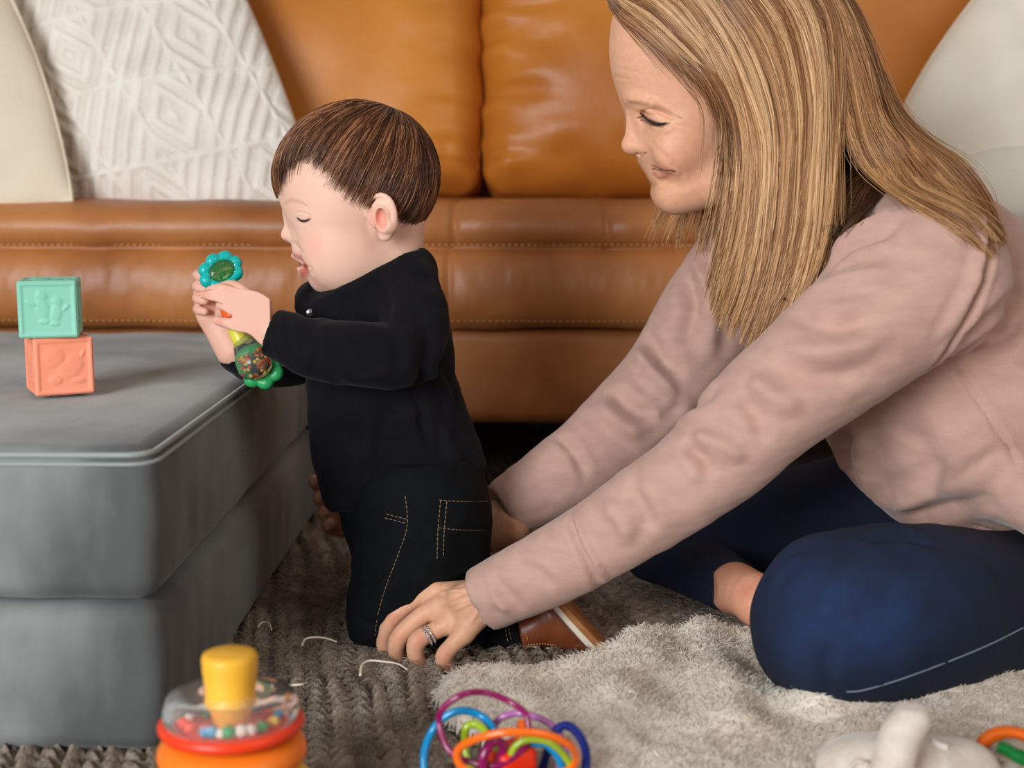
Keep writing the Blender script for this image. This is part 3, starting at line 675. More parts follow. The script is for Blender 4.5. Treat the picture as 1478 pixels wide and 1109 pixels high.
# ear (near and far)
def ear(v, pt, ax, sc, k=.003):
    """pt centre of the ear on the head side, ax rows (forward, out, up)"""
    f, o, u = ax; P_ = lambda a, b, c: pt+(f*a+u*b+o*c)*sc
    rim = [P_(.010, -.002, .001), P_(.011, .008, .004), P_(.006, .018, .008), P_(-.003, .021, .011), P_(-.011, .016, .013), P_(-.0135, .005, .013), P_(-.011, -.006, .011), P_(-.005, -.0135, .0075), P_(.001, -.0165, .0045)]
    v.chain([P_(-.002, .003, .001), P_(-.006, .004, .006)], [.0105*sc, .009*sc], .004, flat=None)
    v.chain([P_(0, 0, .003), P_(-.004, .008, .007), P_(-.004, -.006, .006)], [.0105*sc]*3, .003)
    v.chain(rim, np.array([.002, .0023, .0024, .0025, .0026, .0026,   .0026, .0032, .0040])*sc, .002, n=20)
    v.ell(P_(.000, -.001, .0150), np.array([.0055, .0075, .0105])*sc, .002, 's')
    v.chain([P_(.006, .010, .012), P_(.001, .0145, .0145), P_(-.0055, .013, .0175), P_(-.0095, .005, .0175), P_(-.0085, -.003, .016)], np.array([.0022, .0026, .0028, .0026, .0018])*sc, .0012, 's', n=14)
    v.ell(P_(.001, -.0150, .0055), np.array([.0062, .0036, .0060])*sc, .003)
    v.chain([P_(-.004, -.006, .009), P_(-.0075, .002, .0115), P_(-.005, .009, .011)], np.array([.0016, .002, .0016])*sc, .002)
    v.chain([P_(.0075, -.004, .006), P_(.0065, .001, .006)], np.array([.0028, .0022])*sc, .002)
for s in (-1, 1):
    axr = np.array([hd.F*math.cos(.25)-hd.U*math.sin(.25), s*hd.S, hd.U*math.cos(.25)+hd.F*math.sin(.25)])
    v.chain([hd.at(552, 322, s*.050), hd.at(552, 322, s*.062)], [.014, .009], .008)
    ear(v, hd.at(551, 315, s*.0605), axr, 1.16)
v.plane(hd.at(560, 452), (0, 0, -1), .002)
Vh, Qh = v.mesh(1)
Vh = fold(Vh, Qh, [([(426, 308), (432, 306), (440, 308), (449, 312)], .0012, -.0007), ([(428, 320), (437, 323), (447, 321)], .0014, -.0006), ([(422, 350), (431, 358), (440, 368)], .003, -.0008), ([(446, 383), (450, 390), (450, 398)], .0028, -.0010)], head=hd)
blobs = [(hd.at(460, 352, .050), .030, (236, 160, 142), .45), (hd.at(415, 341, .004), .010, (232, 165, 145), .5), 
         (hd.at(431, 382, .003), (.012, .013, .0045), (120, 45, 40), 1.0), (hd.at(553, 315, .068), (.022, .014, .026), (236, 150, 128), .75), (hd.at(470, 410, .03), .03, (226, 160, 140), .3), (hd.at(434, 309, .034), (.016, .012, .006), (214, 150, 134), .35)]
ch = paint(Vh, (240, 194, 172), blobs)
ch = paint_line(Vh, ch, [(423, 368, .6), (429, 371, 1), (437, 377, .8), (443, 383, .3)], .0042, (206, 122, 110), .8, hd)
ch = paint_line(Vh, ch, [(434, 395, .8), (438, 394, 1.1), (442, 390, .9), (444, 384, .3)], .0056, (206, 100, 90), .9, hd)
ch = paint_line(Vh, ch, [(430, 381), (436, 383), (442, 384)], .0020, (130, 52, 44), .9, hd)
ch = paint_line(Vh, ch, [(411, 294, .6), (420, 289, 1), (432, 291, .9), (444, 297, .4)], .0024, (190, 142, 114), .4, hd)
ch = paint_line(Vh, ch, [(429, 315), (438, 319), (448, 316)], .0012, (120, 74, 58), .8, hd)
# hands
def finger(v, pts, rad, k=.003, n=14): v.chain(pts, rad, k, n=n)
def hand_child():
    h = .0014; v = Vol(P(262, 525, 1.56)-[.0, .07, .0], P(405, 370, 1.56)+[0, .05, 0], h)
    D = 1.492; Pn = lambda x, y, d=0.: P(x, y, D+d)
    v.chain([Pn(405, 484), Pn(390, 474), Pn(372, 459)], [.021, .0195, .0175], .006, flat=((0, 1, 0), .8), n=6)
    v.chain([Pn(366, 444, .002), Pn(356, 458, .004)], [.0165, .0155], .010, flat=((.1, 1, .2), .72))
    v.chain([Pn(378, 452), Pn(354, 438)], [.0150, .0125], .010, flat=((0, 1, 0), .75))
    finger(v, [Pn(360, 430, .004), Pn(346, 417, .006), Pn(333, 412, .012), Pn(320, 414, .020)], [.0078, .0062, .0058, .0048], .0015)
    finger(v, [Pn(356, 436), Pn(338, 424, .000), Pn(320, 417, .004), Pn(304, 419, .012)], [.0080, .0064, .0060, .0050], .0015)
    finger(v, [Pn(352, 445, -.002), Pn(332, 435, -.004), Pn(311, 427, -.002), Pn(295, 426, .006)], [.0078, .0066, .0060, .0050], .0015)
    finger(v, [Pn(350, 455, -.001), Pn(338, 448, -.002), Pn(326, 443, .003), Pn(317, 441, .009)], [.0072, .0058, .0052, .0044], .0015)
    finger(v, [Pn(362, 468, .000), Pn(346, 470, .001), Pn(330, 467, .004), Pn(314, 463, .009)], [.0088, .0070, .0062, .0050], .002)
    E = 1.572; Pf = lambda x, y, d=0.: P(x, y, E+d)
    v.chain([Pf(338, 504), Pf(324, 482), Pf(314, 462)], [.021, .0190, .0165], .006, n=6)
    v.chain([Pf(312, 462), Pf(306, 430)], [.0175, .0165], .008, flat=((0, 1, 0), .7))
    v.chain([Pf(300, 452, -.004), Pf(296, 424, -.002)], [.0130, .0125], .008)
    for a, b, c_ in ((396, 1.0, -.014), (412, 1.05, -.018), (429, 1.05, -.022), (445, .95, -.024)):
        finger(v, [Pf(304, a+6, .006), Pf(292, a, .002), Pf(285.5, a+1, -.010), Pf(288, a+3, -.022), Pf(296, a+5, -.030)], np.array([.0072, .0062, .0060, .0056, .0046])*b, .0015)
    finger(v, [Pf(318, 462, -.006), Pf(322, 446, -.020), Pf(326, 436, -.028)], [.0095, .0080, .0062])
    V, Q = v.mesh(1)
    b = [(Pn(330, 413, .0), .012, (226, 150, 132), .4), (Pn(297, 425), .010, (226, 150, 132), .6), (Pn(314, 463), .010, (226, 150, 132), .6)]+[(Pf(285, y, -.015), .009, (224, 146, 128), .5) for y in (398, 414, 431, 447)]
    return V, Q, paint(V, (234, 180, 158), b)
Vn, Qn, cn = hand_child()
# hidden trunk and limbs keep the figure whole under its clothes
v = Vol(P(300, 970, 1.57)-[0, .13, .0], P(800, 350, 1.57)+[.05, .16, 0], .006)
KN = 1.525
v.chain([P(562, 395, 1.57), P(545, 470, 1.57), P(552, 560, 1.57), P(580, 680, 1.575), P(600, 730, 1.575)], R(np.array([42, 70, 80, 85, 85]), 1.57), .02, n=10)
v.chain([P(585, 430, 1.53), P(582, 490, 1.49), P(545, 512, 1.462), P(470, 500, 1.475), P(400, 482, 1.49)], R(np.array([30, 27, 26, 24, 22]), 1.5), .02, n=10)
v.chain([P(530, 430, 1.62), P(445, 515, 1.65), P(345, 508, 1.585)], R(np.array([28, 24, 22]), 1.6), .02, n=8)
for d in (0, .10): v.chain([P(600, 745, KN+d), P(577, 820, KN+d), P(562, 882, KN+d-.012), P(650, 905, KN+d-.015), P(738, 918, KN+d-.02), P(775, 905, KN+d-.02)], R(np.array([60, 50, 38, 32, 26, 20]), 1.52), .02, n=12)
Vb, Qb = v.mesh(0)
cb = paint(Vb, (236, 195, 175), [])
kid = thing('person', 'toddler in black shirt and dark jeans kneeling at the grey cushions, holding a rattle', 'person', fl(580, 950))
part('body', join((Vh, Qh), (Vn, Qn), (Vb, Qb)), M['skin_child'], kid, col=np.concatenate([ch, cn, cb]))
# lashes and brow
def lash(line, r=.0006, mat=None): return tube(cr(line, 16), r*np.sin(np.linspace(.25, 2.9, 16))*1.6, 6)
N_ = normals(Vh, Qh)
ls = project(Vh, [(430, 315), (434, 318.5), (440, 319.5), (446, 317)], 14, 4, .0004)
part('eyelashes', tube(ls, .0009*np.sin(np.linspace(.3, 2.8, len(ls)))+.0003, 6), M['lash'], kid)
# hair
hc = hd.at(514, 257); hr = np.array([117, 103, 106])*px
HP = [(370, 276), (398, 274), (404, 262), (414, 244), (426, 232), (446, 226), (474, 234), (496, 254), (514, 276), (532, 296), (545, 284), (562, 286), (574, 300), (582, 330), (592, 368), (660, 372), (660, 100), (370, 100)]
def _hairline_table():
    cr0 = np.array((-.55, .0, .83)); cr0 /= np.linalg.norm(cr0); e1 = np.cross(cr0, [0, 1, 0]); e1 /= np.linalg.norm(e1); e2 = np.cross(cr0, e1)
    ph = np.linspace(-math.pi, math.pi, 181); th = np.linspace(0, 2.7, 220); T_, Pp = np.meshgrid(th, ph, indexing='ij')
    d = np.cos(T_)[..., None]*cr0+np.sin(T_)[..., None]*(np.cos(Pp)[..., None]*e1+np.sin(Pp)[..., None]*e2); W_ = (d*hr)@AX+hc
    f = (W_-hd.o)@hd.F; u = (W_-hd.o)@hd.U; pl = np.array(hd.poly(HP)); sd = poly_sd(f, u, pl); ok = sd < 0; ok[0] = True
    first = np.where((~ok).any(0), (~ok).argmax(0), 219); t = th[first]; return ph, np.convolve(np.pad(t, 2, mode='wrap'), np.ones(5)/5, 'valid')
_ph, _th = None, None
def hairline_c(phi):
    global _ph, _th
    if _ph is None: _ph, _th = _hairline_table()
    return np.interp(phi, _ph, _th)
C, rr, k, phi = crown_hair(hd, hc, hr-.0025, AX, (-.55, .0, .83), hairline_c, 15000, 3, lift=.006, rad0=.00040)
base = np.array([s2l((50, 27, 17)), s2l((98, 58, 36)), s2l((182, 124, 84))]); kk = np.clip(k*.9+.22*np.sin(phi*31)+.18*np.sin(phi*57+1)+.1, 0, 1)
cst = np.stack([np.interp(kk, [0, .6, 1], base[:, i]) for i in range(3)], 1)
hairc = strands(C, rr)
# scalp cap below the strands
tt, pp = np.meshgrid(np.linspace(0.001, 1, 40), np.linspace(-math.pi, math.pi, 90, endpoint=False), indexing='ij')
cr0 = np.array((-.55, .0, .83)); cr0 /= np.linalg.norm(cr0); e1 = np.cross(cr0, [0, 1, 0]); e1 /= np.linalg.norm(e1); e2 = np.cross(cr0, e1)
th_ = tt*(hairline_c(pp)-.06); d = np.cos(th_)[..., None]*cr0+np.sin(th_)[..., None]*(np.cos(pp)[..., None]*e1+np.sin(pp)[..., None]*e2)
cap = (d*(hr-.0015-.004*(tt[..., None]**6))).reshape(-1, 3)@AX+hc; i = np.arange(39)[:, None]*90; j = np.arange(90)[None]; capQ = np.stack([i+j, i+90+j, i+90+(j+1) % 90, i+(j+1) % 90], -1).reshape(-1, 4)
part('hair', join((cap, capQ), hairc), M['hair_child'], kid, col=np.concatenate([np.tile(base[0]*1.1, (len(cap), 1)), np.repeat(cst, 30, 0)]))
# shirt
v = Vol(P(318, 745, 1.57)-[0, .14, 0], P(725, 345, 1.57)+[0, .14, 0], .0030)
v.chain([P(566, 400, 1.57), P(537, 440, 1.57), P(548, 500, 1.57), P(551, 560, 1.57), P(563, 620, 1.57), P(580, 680, 1.57), P(590, 720, 1.57)], R(np.array([50, 90, 106, 108, 118, 124, 126]), 1.57), .02, n=14, flat=((0, 1, 0), .86))
v.chain([P(592, 412, 1.54), P(598, 470, 1.505), P(580, 512, 1.475), P(520, 512, 1.458), P(450, 500, 1.472), P(400, 484, 1.49), P(372, 472, 1.497)], R(np.array([44, 52, 49, 47, 44, 36, 34]), 1.5), .022, n=22)
v.chain([P(530, 430, 1.62), P(440, 516, 1.655), P(375, 522, 1.62), P(336, 500, 1.572)], R(np.array([46, 36, 34, 31]), 1.6), .02, n=12)
v.chain([P(600, 385, 1.57), P(560, 392, 1.55), P(500, 425, 1.54), P(455, 440, 1.56)], [.020, .020, .020, .020], .02, n=10)
v.chain([P(560, 385, 1.60), P(480, 420, 1.60), P(450, 432, 1.59)], [.020, .020, .018], .02, n=8)
q0, q1, q2 = P(600, 355, 1.52), P(476, 425, 1.52), P(441, 412, 1.60); nk = np.cross(q1-q0, q2-q0); nk *= np.sign(nk[2]); v.plane((q0+q1)/2, nk, .006, .088)
v.plane(P(390, 480, 1.495), P(360, 466, 1.497)-P(390, 480, 1.495), .002, .045)                # near cuff
v.plane(P(343, 509, 1.575), P(330, 490, 1.57)-P(343, 509, 1.575), .002, .04)                  # far cuff
v.chain([P(380, 476, 1.496), P(398, 484, 1.49)], [.0215, .0215], .002, 's')
a, b = P(455, 738, 1.57), P(706, 676, 1.57); nrm = np.cross(b-a, [0, 1, 0]); nrm *= -np.sign(nrm[2])
v.plane(a, nrm, .012)
# neckline opened for the neck
v.chain([hd.at(556, 385), hd.at(545, 330)], [.0400, .050], .004, 's')
V, Q = v.mesh(1); V, Q = largest(V, Q)
V = fold(V, Q, [([(470, 470), (500, 520), (520, 556)], .006, -.003), ([(600, 440), (620, 500), (600, 560), (560, 575)], .009, -.006), ([(560, 440), (590, 500), (585, 545)], .006, .003), ([(510, 575), (560, 600), (640, 590)], .008, .004),
                ([(470, 600), (540, 640), (620, 650)], .009, -.004), ([(610, 520), (640, 560), (655, 600)], .006, .004), ([(600, 560), (615, 630), (625, 650)], .005, -.004), ([(420, 455), (430, 490), (425, 530)], .005, .0025), ([(440, 460), (455, 500), (450, 540)], .005, -.0025), ([(540, 400), (560, 430), (565, 470)], .006, -.0035),
                ([(500, 430), (520, 450), (560, 455)], .006, .003), ([(466, 722), (560, 703), (690, 668)], .0022, -.0012), ([(540, 590), (530, 640), (540, 690)], .007, .004), ([(640, 610), (650, 650), (668, 676)], .006, .004), ([(402, 458), (398, 485), (406, 512)], .0016, -.001)])
N = normals(V, Q); V = V+N*(.0016*vnoise(V, 14, 2, 41))[:, None]
sh = part('shirt', (V, Q), M['shirt'], kid)
sn = P(447.5, 451, 1.5); sl_ = project(V, [(446, 451), (449, 451.5)], 3, 6, .001)
if len(sl_): sn = sl_[1]
d = -(sn-CAM)/np.linalg.norm(sn-CAM); v2, q2 = lathe([(.0002, .0016), (.0014, .0014), (.0022, .0006), (.0036, .0012), (.0042, .0002), (.004, -.001)], 20)
ax3 = np.cross([0, 0, 1.], d); ax3 /= np.linalg.norm(ax3); v2 = v2[:, :1]*ax3+v2[:, 1:2]*np.cross(d, ax3)+v2[:, 2:]*d+sn
part('snap', (v2, q2), M['snap'], sh, 'round metal snap at the collar')
# trousers
v = Vol(P(480, 985, 1.57)-[0, .14, .0], P(790, 655, 1.57)+[0, .14, 0], .0028)
v.chain([P(590, 690, 1.57), P(598, 730, 1.57), P(604, 765, 1.57)], R(np.array([112, 112, 104]), 1.57), .02, flat=((0, 1, 0), .85))
for d in (0, .095):
    v.chain([P(606, 735, 1.525+d), P(596, 800, 1.522+d), P(568, 868, 1.515+d), P(560, 888, 1.512+d)], R(np.array([98, 90, 68, 60]), 1.52), .02, n=8)
    v.chain([P(560, 890, 1.512+d), P(640, 905, 1.508+d), P(715, 916, 1.503+d), P(765, 922, 1.50+d)], R(np.array([58, 50, 40, 36]), 1.5), .014, n=8)
v.chain([P(655, 770, 1.53), P(672, 860, 1.52)], R(np.array([54, 40]), 1.5), .02)
a = P(757, 915, 1.5); v.plane(a, P(800, 905, 1.5)-a, .002, .055); a2 = P(757, 915, 1.595); v.plane(a2, P(800, 905, 1.595)-a2, .002, .045)
v.plane((0, 0, .004), (0, 0, -1), .004)
V, Q = v.mesh(1); V, Q = largest(V, Q)
V = fold(V, Q, [([(620, 870), (650, 850), (700, 830)], .006, -.005), ([(600, 880), (640, 880), (690, 870)], .005, .003), ([(510, 880), (530, 900), (560, 905)], .005, -.002), ([(500, 760), (520, 770), (545, 768)], .004, -.002), ([(560, 800), (540, 850), (530, 900)], .0014, .0008)])
N = normals(V, Q); V = V+N*(.0012*vnoise(V, 18, 2, 43))[:, None]
jn = part('jeans', (V, Q), M['black_denim'], kid)
for pts in ([(634, 722), (660, 724), (706, 724)], [(633, 762), (660, 765), (703, 766)], [(636, 722), (632, 770), (631, 808)], [(645, 724), (641, 770), (640, 806)], [(585, 716), (588, 760), (575, 800), (556, 850), (545, 890), (541, 920)], [(556, 748), (572, 752), (587, 756)], [(558, 742), (572, 746), (588, 750)], [(733, 900), (738, 925), (741, 948)], [(728, 902), (733, 927), (736, 950)]):
    ln = project(V, pts, 30, 8, .0006)
    if len(ln) > 3:
        s_ = stitches(ln, .0034, .0016, .00042)
        if s_ is not None: part('stitching', s_, M['gold_thread'], jn, 'ochre seam stitching')
# shoes
def shoe(d, sx=0, sy=0):
    D = 1.488+d; Q_ = lambda x, y, e=0.: P(x+sx, y+sy, D+e); sh = thing_part('shoe', kid, 'brown leather shoe with white midsole')
    ax = Q_(872, 944)-Q_(797, 866); ax /= np.linalg.norm(ax); n = np.cross(ax, [0, 1, 0]); n *= np.sign(n[0]); n /= np.linalg.norm(n); lat = np.cross(ax, n)
    v = Vol(Q_(735, 965)-[0, .05, .0], Q_(900, 835)+[0, .05, 0], .0018)
    v.chain([Q_(772, 905), Q_(800, 893), Q_(818, 912), Q_(842, 932)], [.024, .027, .027, .021], .012, n=10)
    v.chain([Q_(755, 912), Q_(780, 900)], [.0245, .024], .006)
    v.chain([Q_(800, 880), Q_(852, 936)], [.026, .022], .01)
    so = Q_(832, 907); v.plane(so-n*.0015, n, .001); a = Q_(752, 912); v.plane(a, Q_(700, 922)-a, .002, .06)
    v.plane((0, 0, .0035), (0, 0, -1), .003)
    up = v.mesh(1); part('upper', up, M['brown_leather'], sh)
    pts = []; L0 = so-ax*.060; 
    tt = np.linspace(0, 2*math.pi, 60, endpoint=False)
    prof = np.array([(.066*math.cos(a_), (.0225+.004*math.cos(a_))*math.copysign(abs(math.sin(a_))**.8, math.sin(a_))) for a_ in tt])
    def slab(o0, o1, sc, nm, mt):
        rows = []
        for o_, s_ in ((o0, sc*.0), (o0, sc*.97), (o0+.0008*np.sign(o1-o0), sc), (o1-.0008*np.sign(o1-o0), sc), (o1, sc*.97), (o1, 0)):
            rows.append(so+ax*.004+prof[:, :1]*s_*ax+prof[:, 1:]*s_*lat+n*o_)
        V_ = np.concatenate(rows); i = np.arange(5)[:, None]*60; j = np.arange(60)[None]; part(nm, (V_, np.stack([i+j, i+(j+1) % 60, i+60+(j+1) % 60, i+60+j], -1).reshape(-1, 4)), mt, sh)
    slab(-.0015, .0052, 1., 'midsole', M['shoe_white']); slab(.0052, .0115, .96, 'outsole', M['shoe_gum'])
    return up, sh, Q_
def thing_part(name, parent, label):
    o = bpy.data.objects.new(name, None); o.empty_display_size = .01; link(o, parent)
    if label: o['label'] = label
    return o
up, shp, _ = shoe(0)
for pts in ([(762, 931), (790, 930), (812, 936), (835, 946)], [(757, 905), (762, 925)]):
    ln = project(up[0], pts, 20, 8, .0006)
    if len(ln) > 3: s_ = stitches(ln, .0018, .0012, .0005); part('stitching', s_, M['thread'], shp)
for x, y in ((772, 934), (791, 936), (810, 939)):
    ln = project(up[0], [(x-2, y), (x+2, y)], 3, 8, .0006)
    if len(ln) > 2: part('eyelet', tube(ln, .0011, 6), M['shoe_white'], shp)
shoe(.115, -14, -22)
# ---------------------------------------------------------------- rattle
M['teal'] = material('teal plastic', (0, 178, 172), rough=.25, coat=.3); M['green_p'] = material('green plastic', (52, 168, 96), rough=.35); M['orange_p'] = material('orange plastic', (244, 92, 26), rough=.35)
M['yellow_p'] = material('yellow plastic', (222, 214, 70), rough=.35); M['clear'] = material('clear plastic', (226, 240, 226), rough=.06, trans=.93, ior=1.3); M['clear_green'] = material('clear green plastic', (120, 200, 130), rough=.08, trans=.85, ior=1.3)
M['bead_o'] = material('orange bead', (240, 130, 40), rough=.4); M['bead_r'] = material('red bead', (214, 50, 30), rough=.4); M['bead_y'] = material('yellow bead', (240, 200, 80), rough=.4); M['bead_g'] = material('green bead', (50, 150, 80), rough=.4)
def basis(d):
    d = d/np.linalg.norm(d); a = np.cross([0, 1., 0], d); a /= np.linalg.norm(a); return np.array([a, np.cross(d, a), d])
def sphere(c, r, seg=12):
    a = np.linspace(0, math.pi, seg); return lathe(np.stack([np.sin(a)*r+1e-5, -np.cos(a)*r], 1), seg*2, c)
RO = P(319, 392, 1.532); RE = P(370, 530, 1.512); rat = thing('rattle', 'teal and green baby rattle with orange beads held in both hands by the toddler', 'rattle', RE-[0, 0, .02])
nf_ = np.array([.42, -.86, .28]); B = basis(nf_); a = np.linspace(0, 2*math.pi, 96, endpoint=False)
rr_ = .0170+.0010*np.cos(8*a); ring = RO+rr_[:, None]*(np.cos(a)[:, None]*B[0]*.82+np.sin(a)[:, None]*B[1]*1.08)
part('scalloped_ring', tube(ring, .0064+.0007*np.cos(8*a), 14, closed=True), M['teal'], rat, 'teal scalloped ring')
dv, dq = sphere((0, 0, 0), 1., 14); part('dome', (dv*np.array([.0125, .0165, .008])@B+RO+B[2]*.002, dq), M['clear_green'], rat, 'see-through green dome')
for q in range(14):
    p = RO+B[0]*rng.uniform(-.007, .007)+B[1]*rng.uniform(-.010, .008)+B[2]*rng.uniform(-.002, .005); part('bead', sphere(p, .0022, 8), M['bead_g'], rat)
part('handle', tube(cr([P(322, 412, 1.532), P(330, 440, 1.530), P(336, 460, 1.526)], 20), .0105, 16), M['orange_p'], rat, 'orange handle')
part('neck', tube(cr([P(336, 462, 1.526), P(345, 485, 1.522), P(352, 498, 1.52)], 16), np.linspace(.0085, .010, 16), 16), M['yellow_p'], rat, 'yellow neck')
ax_ = RE-P(340, 470, 1.526); BB = basis(ax_); bv, bq = lathe([(.0005, -.034), (.009, -.032), (.013, -.022), (.0185, -.006), (.0195, .004), (.0165, .013), (.008, .018), (.0005, .0185)], 32)
part('bulb', (bv@BB+P(366, 523, 1.515), bq), M['clear'], rat, 'see-through bead bulb')
for q in range(70):
    z = rng.uniform(-.010, .014); r_ = .0145*math.sqrt(rng.uniform(.1, 1)); an = rng.uniform(0, 6.28); p = np.array([r_*math.cos(an), r_*math.sin(an), z])@BB+P(366, 523, 1.515)
    part('bead', sphere(p, .0021, 6), M[('bead_o', 'bead_r', 'bead_y', 'bead_o')[q % 4]], rat)
BG = basis(np.array([.1, -.9, .25])); ring = P(377, 530, 1.525)+(.0170+.0012*np.cos(7*a))[:, None]*(np.cos(a)[:, None]*BG[0]+np.sin(a)[:, None]*BG[1]); part('scalloped_ring', tube(ring, .0066+.0008*np.cos(7*a), 12, closed=True), M['green_p'], rat, 'green scalloped ring')
# ---------------------------------------------------------------- woman
M['sweater'] = material('dusty pink jersey', (190, 151, 137), (199, 160, 145), rough=.95, scale=34, detail=8, stretch=(1, 1, 2.5), bump=.35, bscale=420, bdist=.0012, sheen=.25)
M['blue_denim'] = material('indigo denim', (9, 23, 48), (17, 38, 72), rough=.85, scale=9, detail=9, bump=.4, bscale=520, bdist=.001, wave=('DIAGONAL', 380), vcol=True)
M['hair_blond'] = material('blond hair', (255, 255, 255), rough=.36, vcol=True, spec=.45)
M['silver'] = material('silver', (210, 206, 200), rough=.2, metal=1.); M['gem'] = material('cut stone', (245, 245, 250), rough=.03, trans=.6, ior=2.0)
M['nail'] = material('natural nail', (226, 168, 150), rough=.25)
hw = Head(P(1010, 150, 1.62), math.radians(15)); px = 1.62/F; AW = frame_dir(hw, 30)
v = Vol(P(868, 330, 1.62)-[.0, .125, 0], P(1150, -70, 1.62)+[.01, .10, 0], .0014)
v.ell(hw.at(1003, 78), (.094, .077, .098), .01, M=AW)
v.ell(hw.at(1000, 190), (.070, .063, .075), .03, M=AW)
prof = [(900, -10), (889, 30), (888, 70), (892, 105), (898, 128), (907, 148), (916, 162), (925, 180), (931, 200), (935, 220), (935, 231), (938, 239), (943, 243), (953, 247), (946, 252), (946, 258), (952, 266), (948, 275), (949, 284), (955, 293), (966, 298), (985, 300), (1040, 292), (1100, 200), (1080, 60), (980, -20)]
v.blade(hw.poly(prof), hw.o, hw.F, hw.U, hw.S, .040, .010, .008)
v.chain([hw.at(921, 158), hw.at(921, 180), hw.at(924, 200), hw.at(926, 210)], [.0080, .0095, .0120, .0125], .006, n=8)
v.chain([hw.at(912.5, 153), hw.at(911.5, 175), hw.at(910.5, 195), hw.at(909.5, 209)], [.0050, .0052, .0066, .0080], .006, n=8)      # nose
for s in (-1, 1):
    v.ell(hw.at(929, 212, s*.0125), (.0095, .0062, .0075), .005); v.ell(hw.at(924, 221, s*.007), (.0040, .0030, .0022), .003, 's')
    v.ell(hw.at(911.5, 209.5, s*.002), (.0098, .0088, .0092), .005)
    v.ell(hw.at(985, 215, s*.046), (.030, .020, .027), .022, M=AW)                                                           # cheek
    v.chain([hw.at(975, 283, s*.018), hw.at(1030, 268, s*.046), hw.at(1075, 225, s*.056)], [.018, .020, .018], .022)             # jaw
    v.ell(hw.at(932, 168, s*.026), (.004, .008, .006), .010, 's')
    v.ell(hw.at(949, 172, s*.031), (.0120, .0130, .0110), .006)
    v.chain([hw.at(908, 142, s*.008), hw.at(916, 141, s*.022), hw.at(940, 152, s*.042)], [.0045, .006, .0045], .010)
    v.ell(hw.at(953, 248, s*.009), (.0105, .016, .012), .010)                                                              # mouth mound
v.ell(hw.at(966, 284), (.014, .016, .012), .012)
v.chain([hw.at(1080, 190), hw.at(1130, 250), hw.at(1190, 310)], [.058, .055, .058], .02)
VW, QW = v.mesh(4)
VW = fold(VW, QW, [([(904, 149), (922, 153), (945, 158), (975, 170)], .0034, -.0012), ([(924, 161), (936, 158), (951, 162), (966, 169), (978, 172)], .0014, -.0014), ([(930, 183), (944, 190), (960, 190), (974, 185)], .0020, -.0007), ([(972, 176), (982, 177), (996, 174)], .0012, -.0004), ([(972, 182), (982, 186), (994, 186)], .0012, -.0004),
                   ([(886, 110), (898, 113), (914, 114)], .0018, -.0004), ([(889, 99), (905, 101), (925, 106)], .0018, -.0004),
                   ([(946, 214), (958, 224), (970, 236), (980, 250)], .0042, -.0010), ([(980, 240), (985, 249), (983, 258)], .003, -.0006),
                   ([(937, 204), (944, 208), (946, 215)], .0026, -.0007),
                   ([(941, 243), (950, 244.5), (962, 246.5), (975, 247)], .0012, -.0018), ([(941, 238), (950, 240), (962, 243.5)], .0018, .0011), ([(945, 252), (954, 253.5), (964, 252)], .0026, .0020), ([(950, 263), (958, 264), (968, 261)], .0028, -.0014)], head=hw)
W_B = (234, 178, 144)
bl = [(hw.at(985, 225, .056), .034, (226, 154, 124), .4), (hw.at(908, 212, 0), .014, (230, 156, 130), .4), (hw.at(1010, 270, .05), .035, (218, 148, 120), .35)]
cW = paint(VW, W_B, bl); fr = vnoise(VW, 160, 2, 51); cW = cW*(1-.05*np.clip(fr-.35, 0, 1)[:, None]*np.array([.6, 1, 1.2]))
cW = paint_line(VW, cW, [(940, 239, .5), (948, 240, 1), (960, 243.5, .8), (974, 247, .3)], .0028, (184, 112, 94), .7, hw)
cW = paint_line(VW, cW, [(943, 251, .7), (952, 253, 1.2), (962, 251.5, .9), (973, 248, .3)], .0034, (192, 116, 98), .7, hw)
cW = paint_line(VW, cW, [(941, 243.5, .6), (950, 245, 1), (962, 246.7, 1), (975, 247.5, .5)], .0011, (92, 40, 32), .95, hw)
cW = paint_line(VW, cW, [(909, 147, .5), (922, 148, 1), (945, 154, 1.1), (968, 163, .8), (984, 171, .3)], .0026, (168, 118, 86), .5, hw)
cW = paint_line(VW, cW, [(928, 166, .6), (936, 173, 1.1), (946, 178, 1.2), (958, 180, .8), (966, 178, .3)], .0022, (70, 42, 32), .9, hw)
cW = paint_line(VW, cW, [(925, 220), (929, 221), (933, 220)], .0011, (130, 72, 54), .7, hw)
cW = paint_line(VW, cW, [(933, 188), (948, 192), (966, 189)], .0050, (206, 148, 124), .4, hw)
